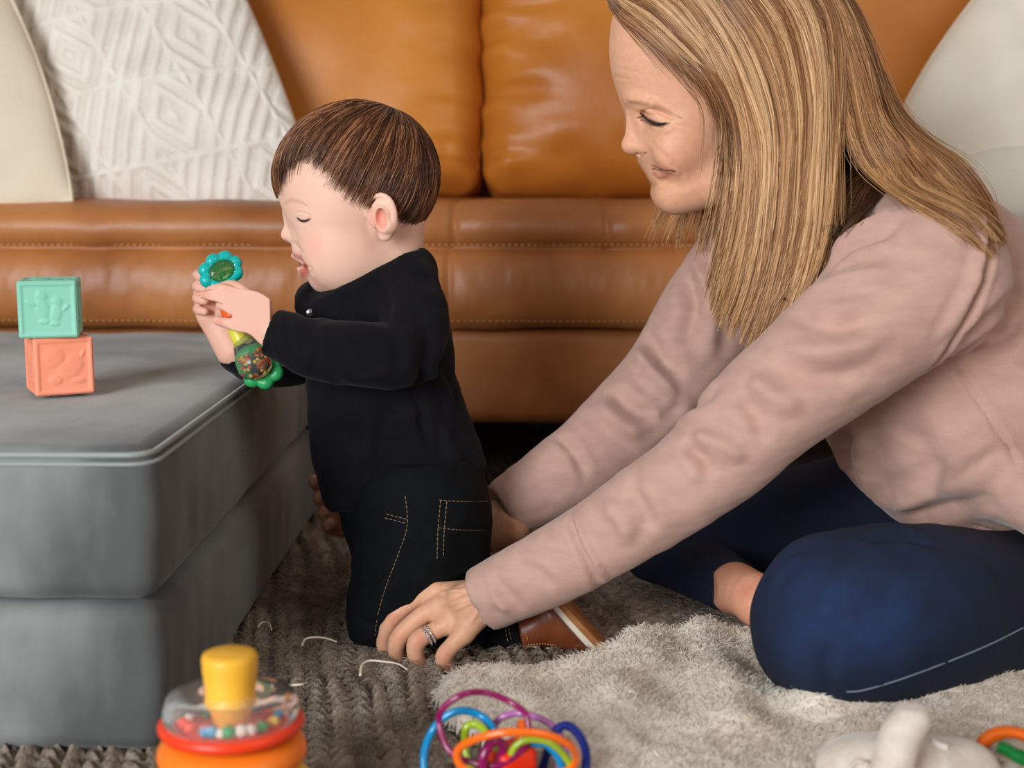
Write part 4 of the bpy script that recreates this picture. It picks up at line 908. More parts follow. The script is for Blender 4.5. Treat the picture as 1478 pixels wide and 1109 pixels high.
# near hand
def hand_near():
    Pn = lambda x, y, D: P(x, y, D); v = Vol(P(535, 985, 1.44)-[0, .06, .01], P(745, 800, 1.44)+[.0, .08, 0], .00135)
    v.chain([Pn(735, 842, 1.44), Pn(700, 862, 1.44), Pn(678, 872, 1.44)], [.0280, .0270, .026], .01, flat=((.55, .25, 1), .72), n=6)
    mc = [(624, 858, 1.468), (632, 880, 1.452), (648, 900, 1.436), (668, 915, 1.420)]
    for (x, y, D), r0 in zip(mc, (.0125, .0128, .0122, .0115)):
        v.chain([Pn(696+(x-646)*.25, 866+(y-888)*.3, 1.443+(D-1.443)*.5), Pn(x, y, D+.003)], [.0150, r0], .010)
    v.chain([Pn(690, 872, 1.45), Pn(645, 889, 1.452)], [.020, .015], .012, flat=((.3, .3, 1), .7))
    seg = [([(628, 853, 1.468), (596, 868, 1.472), (567, 893, 1.470), (554, 922, 1.472), (556, 950, 1.476)], [.0118, .0096, .0097, .0084, .0066]),
           ([(634, 876, 1.452), (604, 893, 1.452), (577, 920, 1.447), (572, 943, 1.452), (580, 966, 1.460)], [.0120, .0100, .0101, .0088, .0068]),
           ([(650, 899, 1.436), (626, 912, 1.434), (603, 925, 1.428), (600, 946, 1.430), (612, 966, 1.438)], [.0116, .0096, .0100, .0088, .0070]),
           ([(670, 915, 1.420), (653, 932, 1.416), (641, 947, 1.411), (643, 961, 1.414), (656, 968, 1.424)], [.0110, .0090, .0090, .0080, .0066])]
    for pts, r in seg: v.chain([Pn(*p) for p in pts], r, .0035, n=18)
    v.chain([Pn(690, 858, 1.470), Pn(640, 880, 1.500), Pn(600, 905, 1.515), Pn(580, 925, 1.510)], [.014, .0125, .0110, .009], .008, n=12)   # thumb on the far side
    V, Q = v.mesh(1)
    V = fold(V, Q, [([(700, 850), (670, 858), (640, 868)], .0022, -.0010), ([(700, 862), (675, 872), (650, 885)], .0018, .0011), ([(690, 848), (660, 852), (632, 856)], .0018, .0012), ([(705, 868), (690, 885), (675, 905)], .002, .0008), ([(668, 866), (650, 874), (636, 880)], .0018, .0010),
                    ([(598, 918), (604, 922), (608, 928)], .0012, -.0006), ([(571, 889), (568, 895), (572, 900)], .0012, -.0005)])
    b = [(P(x, y, D), .012, (222, 140, 112), .5) for x, y, D in ((556, 948, 1.466), (580, 962, 1.45), (610, 962, 1.43), (650, 965, 1.41), (567, 893, 1.46), (577, 920, 1.44), (603, 925, 1.42), (641, 947, 1.40))]+[(P(645, 962, 1.405), .012, (208, 110, 86), .5), (P(605, 960, 1.425), .012, (208, 110, 86), .45)]
    return V, Q, paint(V, (228, 174, 142), b)
Vn, Qn, cn = hand_near()
v = Vol(P(425, 830, 1.7)-[0, .09, 0], P(770, 640, 1.66)+[.02, .09, 0], .0022)
v.chain([P(735, 755, 1.635), P(700, 768, 1.645), P(640, 765, 1.68)], [.026, .026, .030], .01, n=8)
for k_, y in enumerate((706, 728, 748, 764)): v.chain([P(650, 742+k_*12, 1.69), P(560, y+6, 1.705), P(490, y, 1.70), P(461+k_*5, y-6, 1.678), P(453+k_*7, y-12+k_*2, 1.650)], [.013, .011, .0105, .0095, .0075], .004, n=14)
v.chain([P(680, 752, 1.65), P(640, 720, 1.69)], [.014, .011], .008)
Vf, Qf = v.mesh(1)
# hidden trunk, arms, legs and the bare ankle and foot
v = Vol(P(640, 1030, 1.45)-[0, .16, 0], P(1640, 230, 1.6)+[.05, .25, 0], .0075)
NS, FS = P(1330, 395, 1.44), P(1085, 385, 1.755)
v.chain([P(1190, 310, 1.61), P(1260, 400, 1.60), P(1350, 560, 1.60), P(1480, 700, 1.58)], R(np.array([70, 105, 120, 115]), 1.6), .03, n=10)
v.chain([NS, P(1190, 520, 1.405), P(1060, 640, 1.385), P(830, 797, 1.42), P(720, 850, 1.44)], R(np.array([70, 62, 55, 42, 34]), 1.42), .02, n=14)
v.chain([FS, P(990, 510, 1.74), P(930, 590, 1.71), P(790, 705, 1.66), P(722, 752, 1.64)], R(np.array([60, 50, 44, 36, 30]), 1.7), .02, n=14)
v.chain([P(1540, 850, 1.52), P(1330, 890, 1.39), P(1225, 900, 1.335), P(1350, 930, 1.47), P(1500, 930, 1.60)], R(np.array([70, 85, 85, 45, 40]), 1.4), .02, n=12)
v.chain([P(1430, 730, 1.66), P(990, 780, 1.72), P(1065, 852, 1.57), P(1110, 865, 1.50)], R(np.array([75, 40, 20, 20]), 1.6), .02, n=12)
Vb, Qb = v.mesh(0)
v = Vol(P(1040, 925, 1.5)-[0, .07, 0], P(1240, 800, 1.5)+[.02, .1, 0], .0022)
v.chain([P(1062, 850, 1.56), P(1088, 862, 1.50), P(1115, 878, 1.475), P(1180, 890, 1.475)], [.030, .027, .026, .022], .01, n=10); v.ell(P(1092, 868, 1.492), (.022, .024, .027), .01)
Va, Qa = v.mesh(1)
wom = thing('person', 'woman with long blond hair in dusty pink sweater and jeans sitting cross-legged, holding the toddler', 'person', fl(1230, 1000))
part('body', join((VW, QW), (Vn, Qn), (Vf, Qf), (Vb, Qb), (Va, Qa)), M['skin_woman'], wom, col=np.concatenate([cW, cn, paint(Vf, (228, 170, 138), []), paint(Vb, W_B, []), paint(Va, (230, 166, 136), [(P(1075, 850, 1.47), .02, (214, 130, 104), .5)])]))
ls = project(VW, [(924, 163), (932, 171), (942, 177), (953, 179), (962, 177)], 18, 5, .0004)
part('eyelashes', tube(ls, .0009*np.sin(np.linspace(.3, 2.8, len(ls)))+.0003, 6), M['lash'], wom)
cc = [];
for i in range(2, len(ls)-1, 1):
    for _ in range(2): a = ls[i]+rng.normal(0, .0004, 3); d = np.array([-.8, -.25, -.55])+rng.normal(0, .15, 3); cc.append(np.stack([a, a+d*.0035, a+d*.006+[-.001, 0, .0015]]))
part('eyelashes', strands(np.array(cc), np.full((len(cc), 3), .00022)), M['lash'], wom)
# rings
def band(c, ax, r, w, nm):
    B = basis(ax); a = np.linspace(0, 2*math.pi, 48, endpoint=False); return c+r*(np.cos(a)[:, None]*B[0]+np.sin(a)[:, None]*B[1]), B
rg = thing_part('finger_rings', wom, 'two silver rings set with clear stones on the ring finger')
fa, fb = P(626, 912, 1.434), P(603, 925, 1.428); axd = (fb-fa)/np.linalg.norm(fb-fa)
for off, br in ((-.0012, .0011), (.0030, .0014)):
    c = P(620, 917.5, 1.432)+axd*off; L_, B = band(c, axd, .0107, br, ''); part('band', tube(L_, br, 8, closed=True), M['silver'], rg)
    vw = CAM-c; vw -= axd*np.dot(vw, axd); vw /= np.linalg.norm(vw); sd_ = np.cross(axd, vw)
    for q in np.linspace(-.75, .75, 7):
        dd = vw*math.cos(q)+sd_*math.sin(q); rs = (.0019 if off > 0 and abs(q) < .1 else .0012); gv, gq = sphere(c+dd*(.0107+br*.6+rs*.4), rs, 5); part('stone', (gv, gq), M['gem'], rg, smooth=False)
nv, nq = sphere((0, 0, 0), 1, 8); nB = basis(np.array([-.75, -.5, -.25])); part('fingernail', (nv*np.array([.0035, .0048, .0012])@nB+P(551.5, 951, 1.468), nq), M['nail'], wom)
# sweater
shd = (NS-FS)/np.linalg.norm(NS-FS)
v = Vol(P(645, 930, 1.42)-[0, .14, 0], P(1660, 215, 1.6)+[.05, .28, 0], .0044)
v.chain([P(1195, 320, 1.60), P(1265, 400, 1.60), P(1320, 520, 1.60), P(1352, 600, 1.60), P(1440, 655, 1.59), P(1560, 690, 1.58)], R(np.array([72, 118, 140, 152, 160, 158]), 1.6), .03, n=14, flat=(shd, 1.22))
v.chain([P(1290, 340, 1.55), P(1370, 400, 1.60), P(1430, 480, 1.62), P(1520, 600, 1.62)], R(np.array([70, 120, 135, 150]), 1.6), .05, n=8, flat=(shd, 1.25))
v.chain([P(1440, 690, 1.44), P(1545, 752, 1.385)], R(np.array([52, 52]), 1.4), .05)
v.chain([P(1250, 345, 1.54), NS], R(np.array([74, 92]), 1.5), .05)
v.chain([P(1180, 340, 1.68), FS], R(np.array([66, 84]), 1.7), .05)
v.chain([P(1345, 400, 1.445), P(1255, 470, 1.42), P(1180, 530, 1.405), P(1110, 588, 1.393), P(1046, 650, 1.388), P(985, 700, 1.392), P(920, 742, 1.402), P(850, 788, 1.415), P(765, 833, 1.428), P(688, 871, 1.440)], R(np.array([108, 102, 92, 83, 76, 70, 66, 61, 56, 50]), 1.41), .035, n=26)
v.chain([FS, P(1030, 450, 1.75), P(982, 530, 1.735), P(930, 590, 1.71), P(860, 650, 1.685), P(790, 700, 1.66), P(722, 740, 1.642)], R(np.array([80, 80, 76, 70, 62, 54, 40]), 1.70), .025, n=20)
a = P(694, 868, 1.44); v.plane(a, P(640, 896, 1.445)-a, .002, .065); v.chain([P(676, 877, 1.441), P(700, 865, 1.44)], [.0288, .0290], .002, 's', flat=((.55, .25, 1), .78))
a = P(724, 741, 1.642); v.plane(a, P(680, 765, 1.63)-a, .002, .05)
VS, QS = v.mesh(2); VS, QS = largest(VS, QS)
VS = fold(VS, QS, [([(668, 832), (684, 866), (704, 910)], .003, 0.0020), ([(820, 742), (830, 775), (850, 815), (866, 850)], .004, -0.0041), ([(828, 740), (840, 775), (860, 812), (876, 846)], .0035, 0.0041), ([(690, 845), (720, 850), (745, 870), (752, 890)], .007, -0.0041), ([(740, 815), (780, 830), (800, 850)], .006, -0.0041),
                   ([(700, 830), (715, 860), (735, 890)], .005, 0.0041), ([(905, 700), (930, 740), (938, 770)], .008, -0.0068), ([(870, 722), (900, 760), (905, 790)], .008, 0.0054), ([(985, 640), (1010, 660), (1030, 690)], .007, -0.0081), ([(1000, 630), (1040, 640), (1075, 665)], .008, 0.0081), ([(1060, 570), (1090, 600), (1105, 640)], .009, -0.0068),
                   ([(1080, 545), (1120, 575), (1160, 590)], .009, 0.0068), ([(1140, 450), (1200, 470), (1260, 465)], .010, -0.0081), ([(1150, 430), (1230, 400), (1300, 395)], .010, 0.0081), ([(1180, 400), (1240, 350), (1300, 330)], .008, -0.0081), ([(1190, 380), (1250, 330), (1310, 305)], .007, 0.0081), ([(1130, 500), (1200, 510), (1290, 480)], .010, 0.0068),
                   ([(1100, 520), (1170, 545), (1260, 540)], .009, -0.0054), ([(1430, 300), (1425, 380), (1400, 450), (1362, 510), (1330, 545)], .004, -0.0068), ([(1418, 300), (1412, 380), (1388, 440), (1350, 500)], .006, 0.0054), ([(1478, 420), (1440, 450), (1380, 500)], .010, -0.0081), ([(1478, 460), (1430, 490), (1370, 530)], .010, 0.0081), ([(1215, 625), (1222, 660), (1228, 700)], .010, -0.0135),
                   ([(1245, 620), (1250, 680), (1270, 735)], .012, 0.0081), ([(1270, 740), (1330, 715), (1400, 690), (1460, 640)], .012, 0.0095), ([(1290, 748), (1360, 735), (1440, 715)], .010, -0.0068), ([(1355, 505), (1400, 560), (1440, 620), (1478, 690)], .003, -0.0041), ([(1300, 600), (1340, 660), (1360, 720)], .014, -0.0054),
                   ([(985, 380), (1000, 440), (985, 500)], .010, -0.0081), ([(1000, 370), (1030, 440), (1020, 520)], .010, 0.0081), ([(930, 480), (960, 520), (990, 540)], .009, -0.0081), ([(915, 500), (945, 545), (980, 570)], .009, 0.0081), ([(880, 560), (915, 590), (950, 600)], .009, -0.0081), ([(860, 580), (895, 615), (930, 625)], .009, 0.0068), ([(800, 625), (825, 650), (850, 690)], .006, -0.0054),
                   ([(950, 600), (1000, 585), (1040, 560)], .008, -0.0054), ([(1400, 757), (1440, 770), (1478, 795)], .003, -0.0041)])
N = normals(VS, QS); VS = VS+N*(.0010*vnoise(VS, 9, 2, 61)+.0003*vnoise(VS*np.array([1, 1, 1]), 40, 1, 62))[:, None]
part('sweater', (VS, QS), M['sweater'], wom)
# jeans
v = Vol(P(880, 1050, 1.3)-[0, .12, 0], P(1700, 620, 1.6)+[.05, .25, 0], .0042)
v.chain([P(1560, 860, 1.50), P(1440, 878, 1.425), P(1330, 884, 1.365), P(1262, 893, 1.335), P(1212, 898, 1.322)], R(np.array([118, 118, 132, 133, 126]), 1.36), .02, n=14)
v.chain([P(1215, 900, 1.325), P(1300, 930, 1.42), P(1420, 930, 1.56)], R(np.array([105, 75, 60]), 1.42), .03, n=8)
v.chain([P(1480, 735, 1.58), P(1320, 735, 1.66), P(1150, 755, 1.70), P(1020, 780, 1.72), P(965, 790, 1.72)], R(np.array([130, 100, 84, 74, 66]), 1.66), .02, n=12)
v.chain([P(965, 795, 1.72), P(1010, 825, 1.66), P(1058, 848, 1.585)], R(np.array([62, 52, 42]), 1.66), .02, n=8)
v.chain([P(1460, 730, 1.6), P(1600, 740, 1.6)], R(np.array([150, 150]), 1.6), .03)
v.plane((0, 0, .012), (0, 0, -1), .012)
VJ, QJ = v.mesh(2); VJ, QJ = largest(VJ, QJ)
VJ = fold(VJ, QJ, [([(1108, 850), (1130, 820), (1160, 800)], .006, .003), ([(1200, 930), (1190, 975), (1205, 1005)], .007, -.004), ([(1230, 770), (1290, 765), (1340, 772)], .006, .004), ([(1240, 780), (1300, 778), (1360, 790)], .005, -.003), ([(1225, 998), (1260, 990), (1340, 965), (1420, 935), (1478, 905)], .0022, .0014), ([(1320, 800), (1380, 810), (1440, 840)], .010, .004)])
N = normals(VJ, QJ); VJ = VJ+N*(.0018*vnoise(VJ, 8, 2, 71))[:, None]
cj = np.ones((len(VJ), 3)); falloff = np.exp(-(np.linalg.norm((VJ-P(1215, 890, 1.245))/np.array([.055, .2, .055]), axis=1))**2)+.4*np.exp(-(np.linalg.norm((VJ-P(1330, 850, 1.25))/np.array([.09, .2, .05]), axis=1))**2)  # knee wear plus a highlight painted into the colour, rest of the denim darkened
cj = cj*(.42+1.5*falloff*(1+.25*vnoise(VJ, 30, 2, 72)))[:, None]
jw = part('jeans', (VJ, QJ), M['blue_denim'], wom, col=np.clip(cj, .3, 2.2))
ln = project(VJ, [(1222, 999), (1245, 997), (1300, 981), (1370, 955), (1430, 930), (1478, 906)], 60, 8, .0008); part('stitching', tube(ln, .0007, 5), material('pale denim thread', (120, 132, 146), rough=.9), jw, 'pale side seam line')
# ---------------------------------------------------------------- long hair
HC = np.array([s2l(c) for c in ((96, 58, 38), (160, 112, 76), (210, 166, 122), (242, 208, 168))])
def sheet(guides, n, seed, S=26, dj=.006, lj=.004, clumps=50, clump=.55, shade=(0., 1.), root=.0, rad=.00045, under=0., lmin=.8, dark=1.):
    r = np.random.default_rng(seed); G = np.array([cr(np.asarray(g, float), S) for g in guides]); g = len(G)
    # smooth resample across guides
    Gd = np.array([cr(G[:, s], 80) for s in range(S)]).transpose(1, 0, 2); u = r.uniform(0, 1, n); cc = np.sort(r.uniform(0, 1, clumps)); ci = np.abs(cc[None]-u[:, None]).argmin(1) if n*clumps < 4e6 else (u*clumps).astype(int)
    t = np.linspace(0, 1, S); uu = np.clip(u[:, None]+(cc[ci]-u)[:, None]*clump*t[None]**.8, 0, 1)*79; i0 = np.clip(uu.astype(int), 0, 78); f = (uu-i0)[..., None]; s = np.arange(S)[None]
    C = Gd[i0, s]*(1-f)+Gd[i0+1, s]*f
    L_ = r.uniform(lmin, 1.0, n)*(1-.08*r.uniform(0, 1, clumps)[ci]); tt = t[None]*L_[:, None]*(S-1); k0 = np.clip(tt.astype(int), 0, S-2); f = (tt-k0)[..., None]; ii = np.arange(n)[:, None]; C = C[ii, k0]*(1-f)+C[ii, k0+1]*f
    ph = r.uniform(0, 6.28, (clumps, 3)); co_ = r.normal(0, 1, (clumps, 2)); w = np.sin(t[None]*r.uniform(2, 5, clumps)[:, None]*2+ph[:, :1])
    off = np.zeros_like(C); T = np.gradient(C, axis=1); T /= np.linalg.norm(T, axis=2, keepdims=True)+1e-9; dep = np.array([0, 1., 0]); lat = np.cross(T, dep)
    a = (co_[ci, 0][:, None]*.5+.5*w[ci])*lj+r.normal(0, 1, n)[:, None]*lj*.5*(1-.4*t); b = co_[ci, 1][:, None]*dj*.5+r.uniform(0, 1, n)[:, None]*dj*1.5+under
    fl_ = r.normal(0, 1, (n, 1))*(r.uniform(0, 1, (n, 1)) > .93)*.012*t[None]**1.5
    C = C+lat*(a+fl_)[..., None]+dep*b[..., None]
    rr = rad*r.uniform(.7, 1.35, n)[:, None]*(1-.55*t[None]**4)
    k = np.clip(.5+1.25*(.5*r.uniform(0, 1, n)+.5*r.uniform(0, 1, clumps)[ci]-.5), 0, 1)[:, None]*(shade[1]-shade[0])+shade[0]; k = np.clip(k-.16*(1-t[None])**2*1+.06*t[None]-root, 0, 1)
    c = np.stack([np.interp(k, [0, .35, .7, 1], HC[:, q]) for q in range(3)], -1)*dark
    c = c*(1-t[None, :, None]*np.array([.02, .10, .26]))
    return C, rr, c
def emit(parts_):
    out = []; cols = []
    for C, rr, c in parts_:
        out.append(strands(C, rr)); cols.append(np.repeat(c.reshape(-1, 3), 3, 0))
    return join(*out), np.concatenate(cols)
G = lambda *p: [P(*q) for q in p]
# front sweep from the parting down over the temple, then the near curtain
sw = [G((879, 6, 1.63), (893, 26, 1.60), (925, 45, 1.575), (975, 92, 1.548), (1022, 134, 1.525), (1046, 180, 1.508), (1048, 260, 1.50), (1040, 350, 1.50), (1026, 430, 1.50)),
      G((882, -30, 1.64), (915, 0, 1.60), (960, 40, 1.565), (1010, 95, 1.535), (1045, 150, 1.512), (1056, 210, 1.50), (1056, 300, 1.49), (1046, 390, 1.49), (1030, 470, 1.49)),
      G((900, -60, 1.64), (950, -20, 1.59), (1000, 40, 1.555), (1040, 110, 1.525), (1062, 180, 1.502), (1070, 260, 1.488), (1068, 350, 1.48), (1052, 430, 1.48), (1040, 490, 1.48)),
      G((945, -40, 1.645), (995, -28, 1.58), (1045, 30, 1.545), (1072, 110, 1.515), (1086, 200, 1.492), (1092, 300, 1.477), (1086, 400, 1.47), (1072, 470, 1.47), (1062, 510, 1.47)),
      G((1000, -64, 1.645), (1050, -44, 1.575), (1090, 20, 1.54), (1110, 110, 1.508), (1118, 200, 1.486), (1118, 300, 1.47), (1110, 400, 1.462), (1095, 480, 1.462), (1082, 518, 1.462)),
      G((1050, -64, 1.65), (1104, -40, 1.575), (1142, 20, 1.535), (1154, 110, 1.506), (1156, 200, 1.484), (1152, 300, 1.467), (1142, 390, 1.457), (1120, 460, 1.455), (1096, 512, 1.457)),
      G((1076, -56, 1.655), (1144, -36, 1.58), (1184, 20, 1.54), (1192, 110, 1.51), (1188, 200, 1.486), (1182, 290, 1.468), (1172, 370, 1.452), (1148, 440, 1.448), (1112, 498, 1.452)),
      G((1090, -50, 1.66), (1172, -30, 1.59), (1212, 30, 1.55), (1216, 120, 1.52), (1208, 210, 1.492), (1204, 290, 1.470), (1194, 350, 1.455), (1170, 410, 1.448), (1130, 470, 1.452))]
sc_ = Vol(P(870, 160, 1.62)-[0, .11, 0], P(1190, -75, 1.62)+[.02, .1, 0], .004); sc_.ell(hw.at(1006, 72), (.0975, .081, .1015), .01, M=AW)
d_ = hw.at(1038, 148)-hw.at(900, 12); nrm = np.cross(d_, hw.S); nrm *= -np.sign(nrm[2]); sc_.plane(hw.at(985, 86), nrm, .006); Vc, Qc = sc_.mesh(2)
def lay(g, VV, lift, ymax=1e9, pull=.02):
    xs, ys, cs = VV; out = []
    for p in g:
        x, y, c = (float(q) for q in pix(p)); m = (xs-x)**2+(ys-y)**2 < 49
        if m.any() and y < ymax:
            f = cs[m].min()-lift
            if c > f or c > f-pull: p = CAM+ray(x, y)*min(c, f)
        out.append(p)
    out = np.array(out)
    for _ in range(3): out[1:-1] = (out[:-2]+2*out[1:-1]+out[2:])/4
    return out
HS = pix(np.concatenate([VW, Vc])); sw = [lay(cr(g, 40), HS, .007) for g in sw]
sh_parts = [sheet(sw, 12000, 5, dj=.0045, lj=.0030, clumps=150, clump=.5, shade=(.2, 1.), lmin=.78, rad=.00042), sheet(sw, 5200, 6, dj=.010, lj=.005, clumps=80, shade=(.1, .75), under=.010, lmin=.7)]
fs_ = [G((878, 2, 1.66), (886, 18, 1.60), (912, 36, 1.58), (950, 66, 1.55), (990, 102, 1.54), (1034, 140, 1.52), (1046, 185, 1.51), (1046, 300, 1.50)), G((876, -14, 1.66), (892, 6, 1.60), (928, 30, 1.57), (970, 64, 1.55), (1010, 104, 1.53), (1044, 150, 1.51), (1056, 200, 1.50), (1060, 320, 1.49)), G((884, -30, 1.66), (920, -6, 1.60), (960, 26, 1.57), (1000, 64, 1.55), (1034, 110, 1.52), (1058, 160, 1.50), (1066, 210, 1.49), (1076, 330, 1.48))]
fs_ = [lay(cr(g, 30), HS, .005) for g in fs_]; sh_parts += [sheet(fs_, 3600, 15, dj=.002, lj=.0022, clumps=60, clump=.5, shade=(-.05, .45), lmin=.45, rad=.00042)]  # dark brown hairline strands, with the shadow on the sweep put into their colour
# crown and back of the head, gathered behind the shoulder
bk = [G((1080, -58, 1.66), (1160, -36, 1.59), (1206, 60, 1.54), (1222, 150, 1.52), (1232, 210, 1.49), (1262, 262, 1.45), (1312, 296, 1.41), (1370, 330, 1.385), (1412, 352, 1.375), (1440, 376, 1.375)),
      G((1085, -58, 1.67), (1176, -34, 1.61), (1224, 60, 1.54), (1242, 140, 1.52), (1258, 195, 1.49), (1296, 245, 1.45), (1345, 277, 1.415), (1392, 312, 1.39), (1425, 345, 1.38), (1446, 384, 1.378)),
      G((1090, -56, 1.68), (1190, -30, 1.63), (1238, 50, 1.56), (1258, 125, 1.54), (1278, 175, 1.52), (1318, 218, 1.48), (1366, 252, 1.44), (1405, 290, 1.41), (1432, 330, 1.395), (1448, 372, 1.39)),
      G((1095, -54, 1.70), (1198, -26, 1.67), (1246, 40, 1.61), (1266, 110, 1.59), (1288, 160, 1.57), (1324, 196, 1.53), (1372, 228, 1.49), (1412, 266, 1.455), (1438, 310, 1.43), (1450, 352, 1.415))]
# lay the end of the back bunch on the sweater
xs_, ys_, cs_ = pix(VS)
def rest(g, lift=.006):
    out = []
    for p in g:
        x, y, c = pix(p); x, y, c = float(x), float(y), float(c); m = (xs_-x)**2+(ys_-y)**2 < 64
        if m.any():
            f = cs_[m].min()-lift
            if c > f: p = CAM+ray(x, y)*f
            elif c < f-.02 and y > 230: p = CAM+ray(x, y)*(f-.006)
        out.append(p)
    return np.array(out)
bk = [rest(cr(g, 22)) for g in bk]
for g in bk:
    for _ in range(3): g[1:-1] = (g[:-2]+2*g[1:-1]+g[2:])/4
sh_parts += [sheet(bk, 5200, 7, dj=.004, lj=.0065, clumps=44, clump=.92, shade=(.04, .75), lmin=.60, S=30), ]
for C_, rr_, c_ in sh_parts[-1:]: C_[..., 1] -= .004
# inner dark hair at the nape and behind the curtain
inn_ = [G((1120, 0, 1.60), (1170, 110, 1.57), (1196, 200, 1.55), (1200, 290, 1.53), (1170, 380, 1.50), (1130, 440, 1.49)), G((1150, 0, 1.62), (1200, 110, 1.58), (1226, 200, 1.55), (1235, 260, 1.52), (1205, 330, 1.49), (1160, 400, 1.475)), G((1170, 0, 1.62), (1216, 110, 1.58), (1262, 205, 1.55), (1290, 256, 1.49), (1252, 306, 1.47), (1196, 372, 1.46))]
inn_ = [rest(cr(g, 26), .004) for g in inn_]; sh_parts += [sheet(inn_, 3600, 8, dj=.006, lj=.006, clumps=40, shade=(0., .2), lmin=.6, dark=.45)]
# strands hanging on the far side of the face
fa_ = [G((1000, 150, 1.70), (985, 230, 1.71), (958, 280, 1.72), (938, 320, 1.72), (926, 362, 1.72)), G((1020, 150, 1.70), (1000, 230, 1.71), (975, 290, 1.72), (962, 330, 1.72), (956, 372, 1.72)), G((1040, 150, 1.70), (1030, 240, 1.71), (1008, 300, 1.72), (1000, 350, 1.72), (1010, 380, 1.72)), G((1050, 150, 1.69), (1050, 240, 1.70), (1040, 300, 1.70), (1036, 360, 1.70), (1036, 420, 1.70))]
sh_parts += [sheet(fa_, 420, 9, dj=.01, lj=.008, clumps=22, clump=.8, shade=(.2, .9), lmin=.6, rad=.0004)]
mir = [(g-2*((g-hw.o)@hw.S)[:, None]*hw.S)[:23] for g in sw[4:]]; sh_parts += [sheet(mir, 2600, 19, dj=.006, lj=.004, clumps=60, shade=(.05, .6), lmin=.6)]
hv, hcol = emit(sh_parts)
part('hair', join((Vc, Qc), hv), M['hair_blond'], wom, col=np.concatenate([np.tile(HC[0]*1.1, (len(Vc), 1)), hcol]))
# ---------------------------------------------------------------- blocks
M['mint'] = material('mint rubber', (134, 198, 174), (140, 204, 180), rough=.55, scale=20); M['coral'] = material('coral rubber', (255, 150, 116), (255, 158, 126), rough=.55, scale=20)
def block(c, s, ang, mat, label, relief):
    """rubber block with a recessed panel and raised picture on each upright face"""
    th = thing('toy_block', label, 'block', c-np.array([0, 0, s/2])); n = 56; t = np.linspace(-1, 1, n); A, B = np.meshgrid(t, t, indexing='ij'); parts_ = []
    m = np.maximum(np.abs(A), np.abs(B)); rec = -.0011/(1+np.exp(-(.83-m)/.012)); rel = relief(A, B)*.0011*(m < .80)
    edge = -.0022*np.clip((m-.93)/.07, 0, 1)**2; H = rec+rel+edge
    for k in range(6):
        if k < 4: a = k*math.pi/2; N = np.array([math.sin(a), -math.cos(a), 0]); U = np.array([math.cos(a), math.sin(a), 0]); W_ = np.array([0, 0, 1.])
        else: N = np.array([0, 0, 1. if k == 4 else -1.]); U = np.array([1., 0, 0]); W_ = np.cross(N, U)
        q = (.982-.0)*s/2; V = (A[..., None]*U+B[..., None]*W_)*s/2*(1-.03*np.clip((m-.93)/.07, 0, 1)**2)[..., None]+(s/2+H)[..., None]*N
        i = np.arange(n-1)[:, None]*n; j = np.arange(n-1)[None]; parts_.append((V.reshape(-1, 3), np.stack([i+j, i+n+j, i+n+1+j, i+1+j], -1).reshape(-1, 4)))
    V, Q = join(*parts_); part('block_body', (rotz(V, ang)+c, Q), mat, th)
def blob(A, B, x, y, rx, ry, a=0): c, s = math.cos(a), math.sin(a); u, v = (A-x)*c+(B-y)*s, -(A-x)*s+(B-y)*c; return 1/(1+np.exp(((u/rx)**2+(v/ry)**2-1)*4))
def rel_dance(A, B): return np.maximum.reduce([blob(A, B, -.2, .48, .17, .18), blob(A, B, -.18, .05, .2, .34, .2), blob(A, B, .32, .28, .15, .15), blob(A, B, .28, -.12, .17, .30, -.2), blob(A, B, -.52, .22, .2, .07, -.4), blob(A, B, .6, .05, .16, .06, .7), blob(A, B, -.12, -.42, .16, .08), blob(A, B, .22, -.5, .16, .07)])
def rel_fruit(A, B): return np.maximum.reduce([blob(A, B, -.35, .32, .32, .3), blob(A, B, .35, .1, .26, .3, .4), blob(A, B, .12, -.15, .35, .28), blob(A, B, -.3, -.45, .2, .16), blob(A, B, .62, .4, .05, .16, -.5), blob(A, B, .45, -.5, .22, .1)])
TOPZ = 2*CH+.0035
def blk_at(x, y, D, s, z, ang, *a): p = P(x, y, D); block(np.array([p[0], p[1], z+s/2]), s, ang, *a)
blk_at(86, 530, 1.478, .0600, TOPZ+.0002, math.radians(28.5), M['coral'], 'coral rubber block under the mint one on the grey cushion', rel_fruit)
blk_at(73, 448, 1.472, .0590, TOPZ+.0606, math.radians(13.5), M['mint'], 'mint green rubber block stacked on the coral one', rel_dance)
# ---------------------------------------------------------------- stacking toy in front
M['yellow'] = material('yellow plastic knob', (244, 180, 52), rough=.45); M['red_p'] = material('red orange plastic', (240, 62, 26), rough=.35); M['orange'] = material('orange plastic ring', (250, 124, 26), rough=.4); M['clear_rim'] = material('clear smoky plastic', (235, 222, 214), rough=.08, trans=.88, ior=1.2)
M['blue_p'] = material('blue plastic', (20, 140, 190), rough=.35); M['white_p'] = material('white plastic', (236, 230, 222), rough=.4); M['ring_y'] = material('yellow plastic ring', (250, 200, 60), rough=.4)
DT = 1.03; c0 = P(334, 1040, DT); tx, ty = c0[0], c0[1]
def zt(y): return P(334, y, DT)[2]
st = thing('stacking_toy', 'round stacking toy with yellow knob, clear bead cap and orange ring, near the camera', 'toy', (tx, ty, .006))
def lt(nm, prof, mat, lab=None, seg=64): return part(nm, lathe(prof, seg, (tx, ty, 0)), mat, st, lab)
rk = R(42, DT); zk0, zk1 = zt(1016), zt(948)
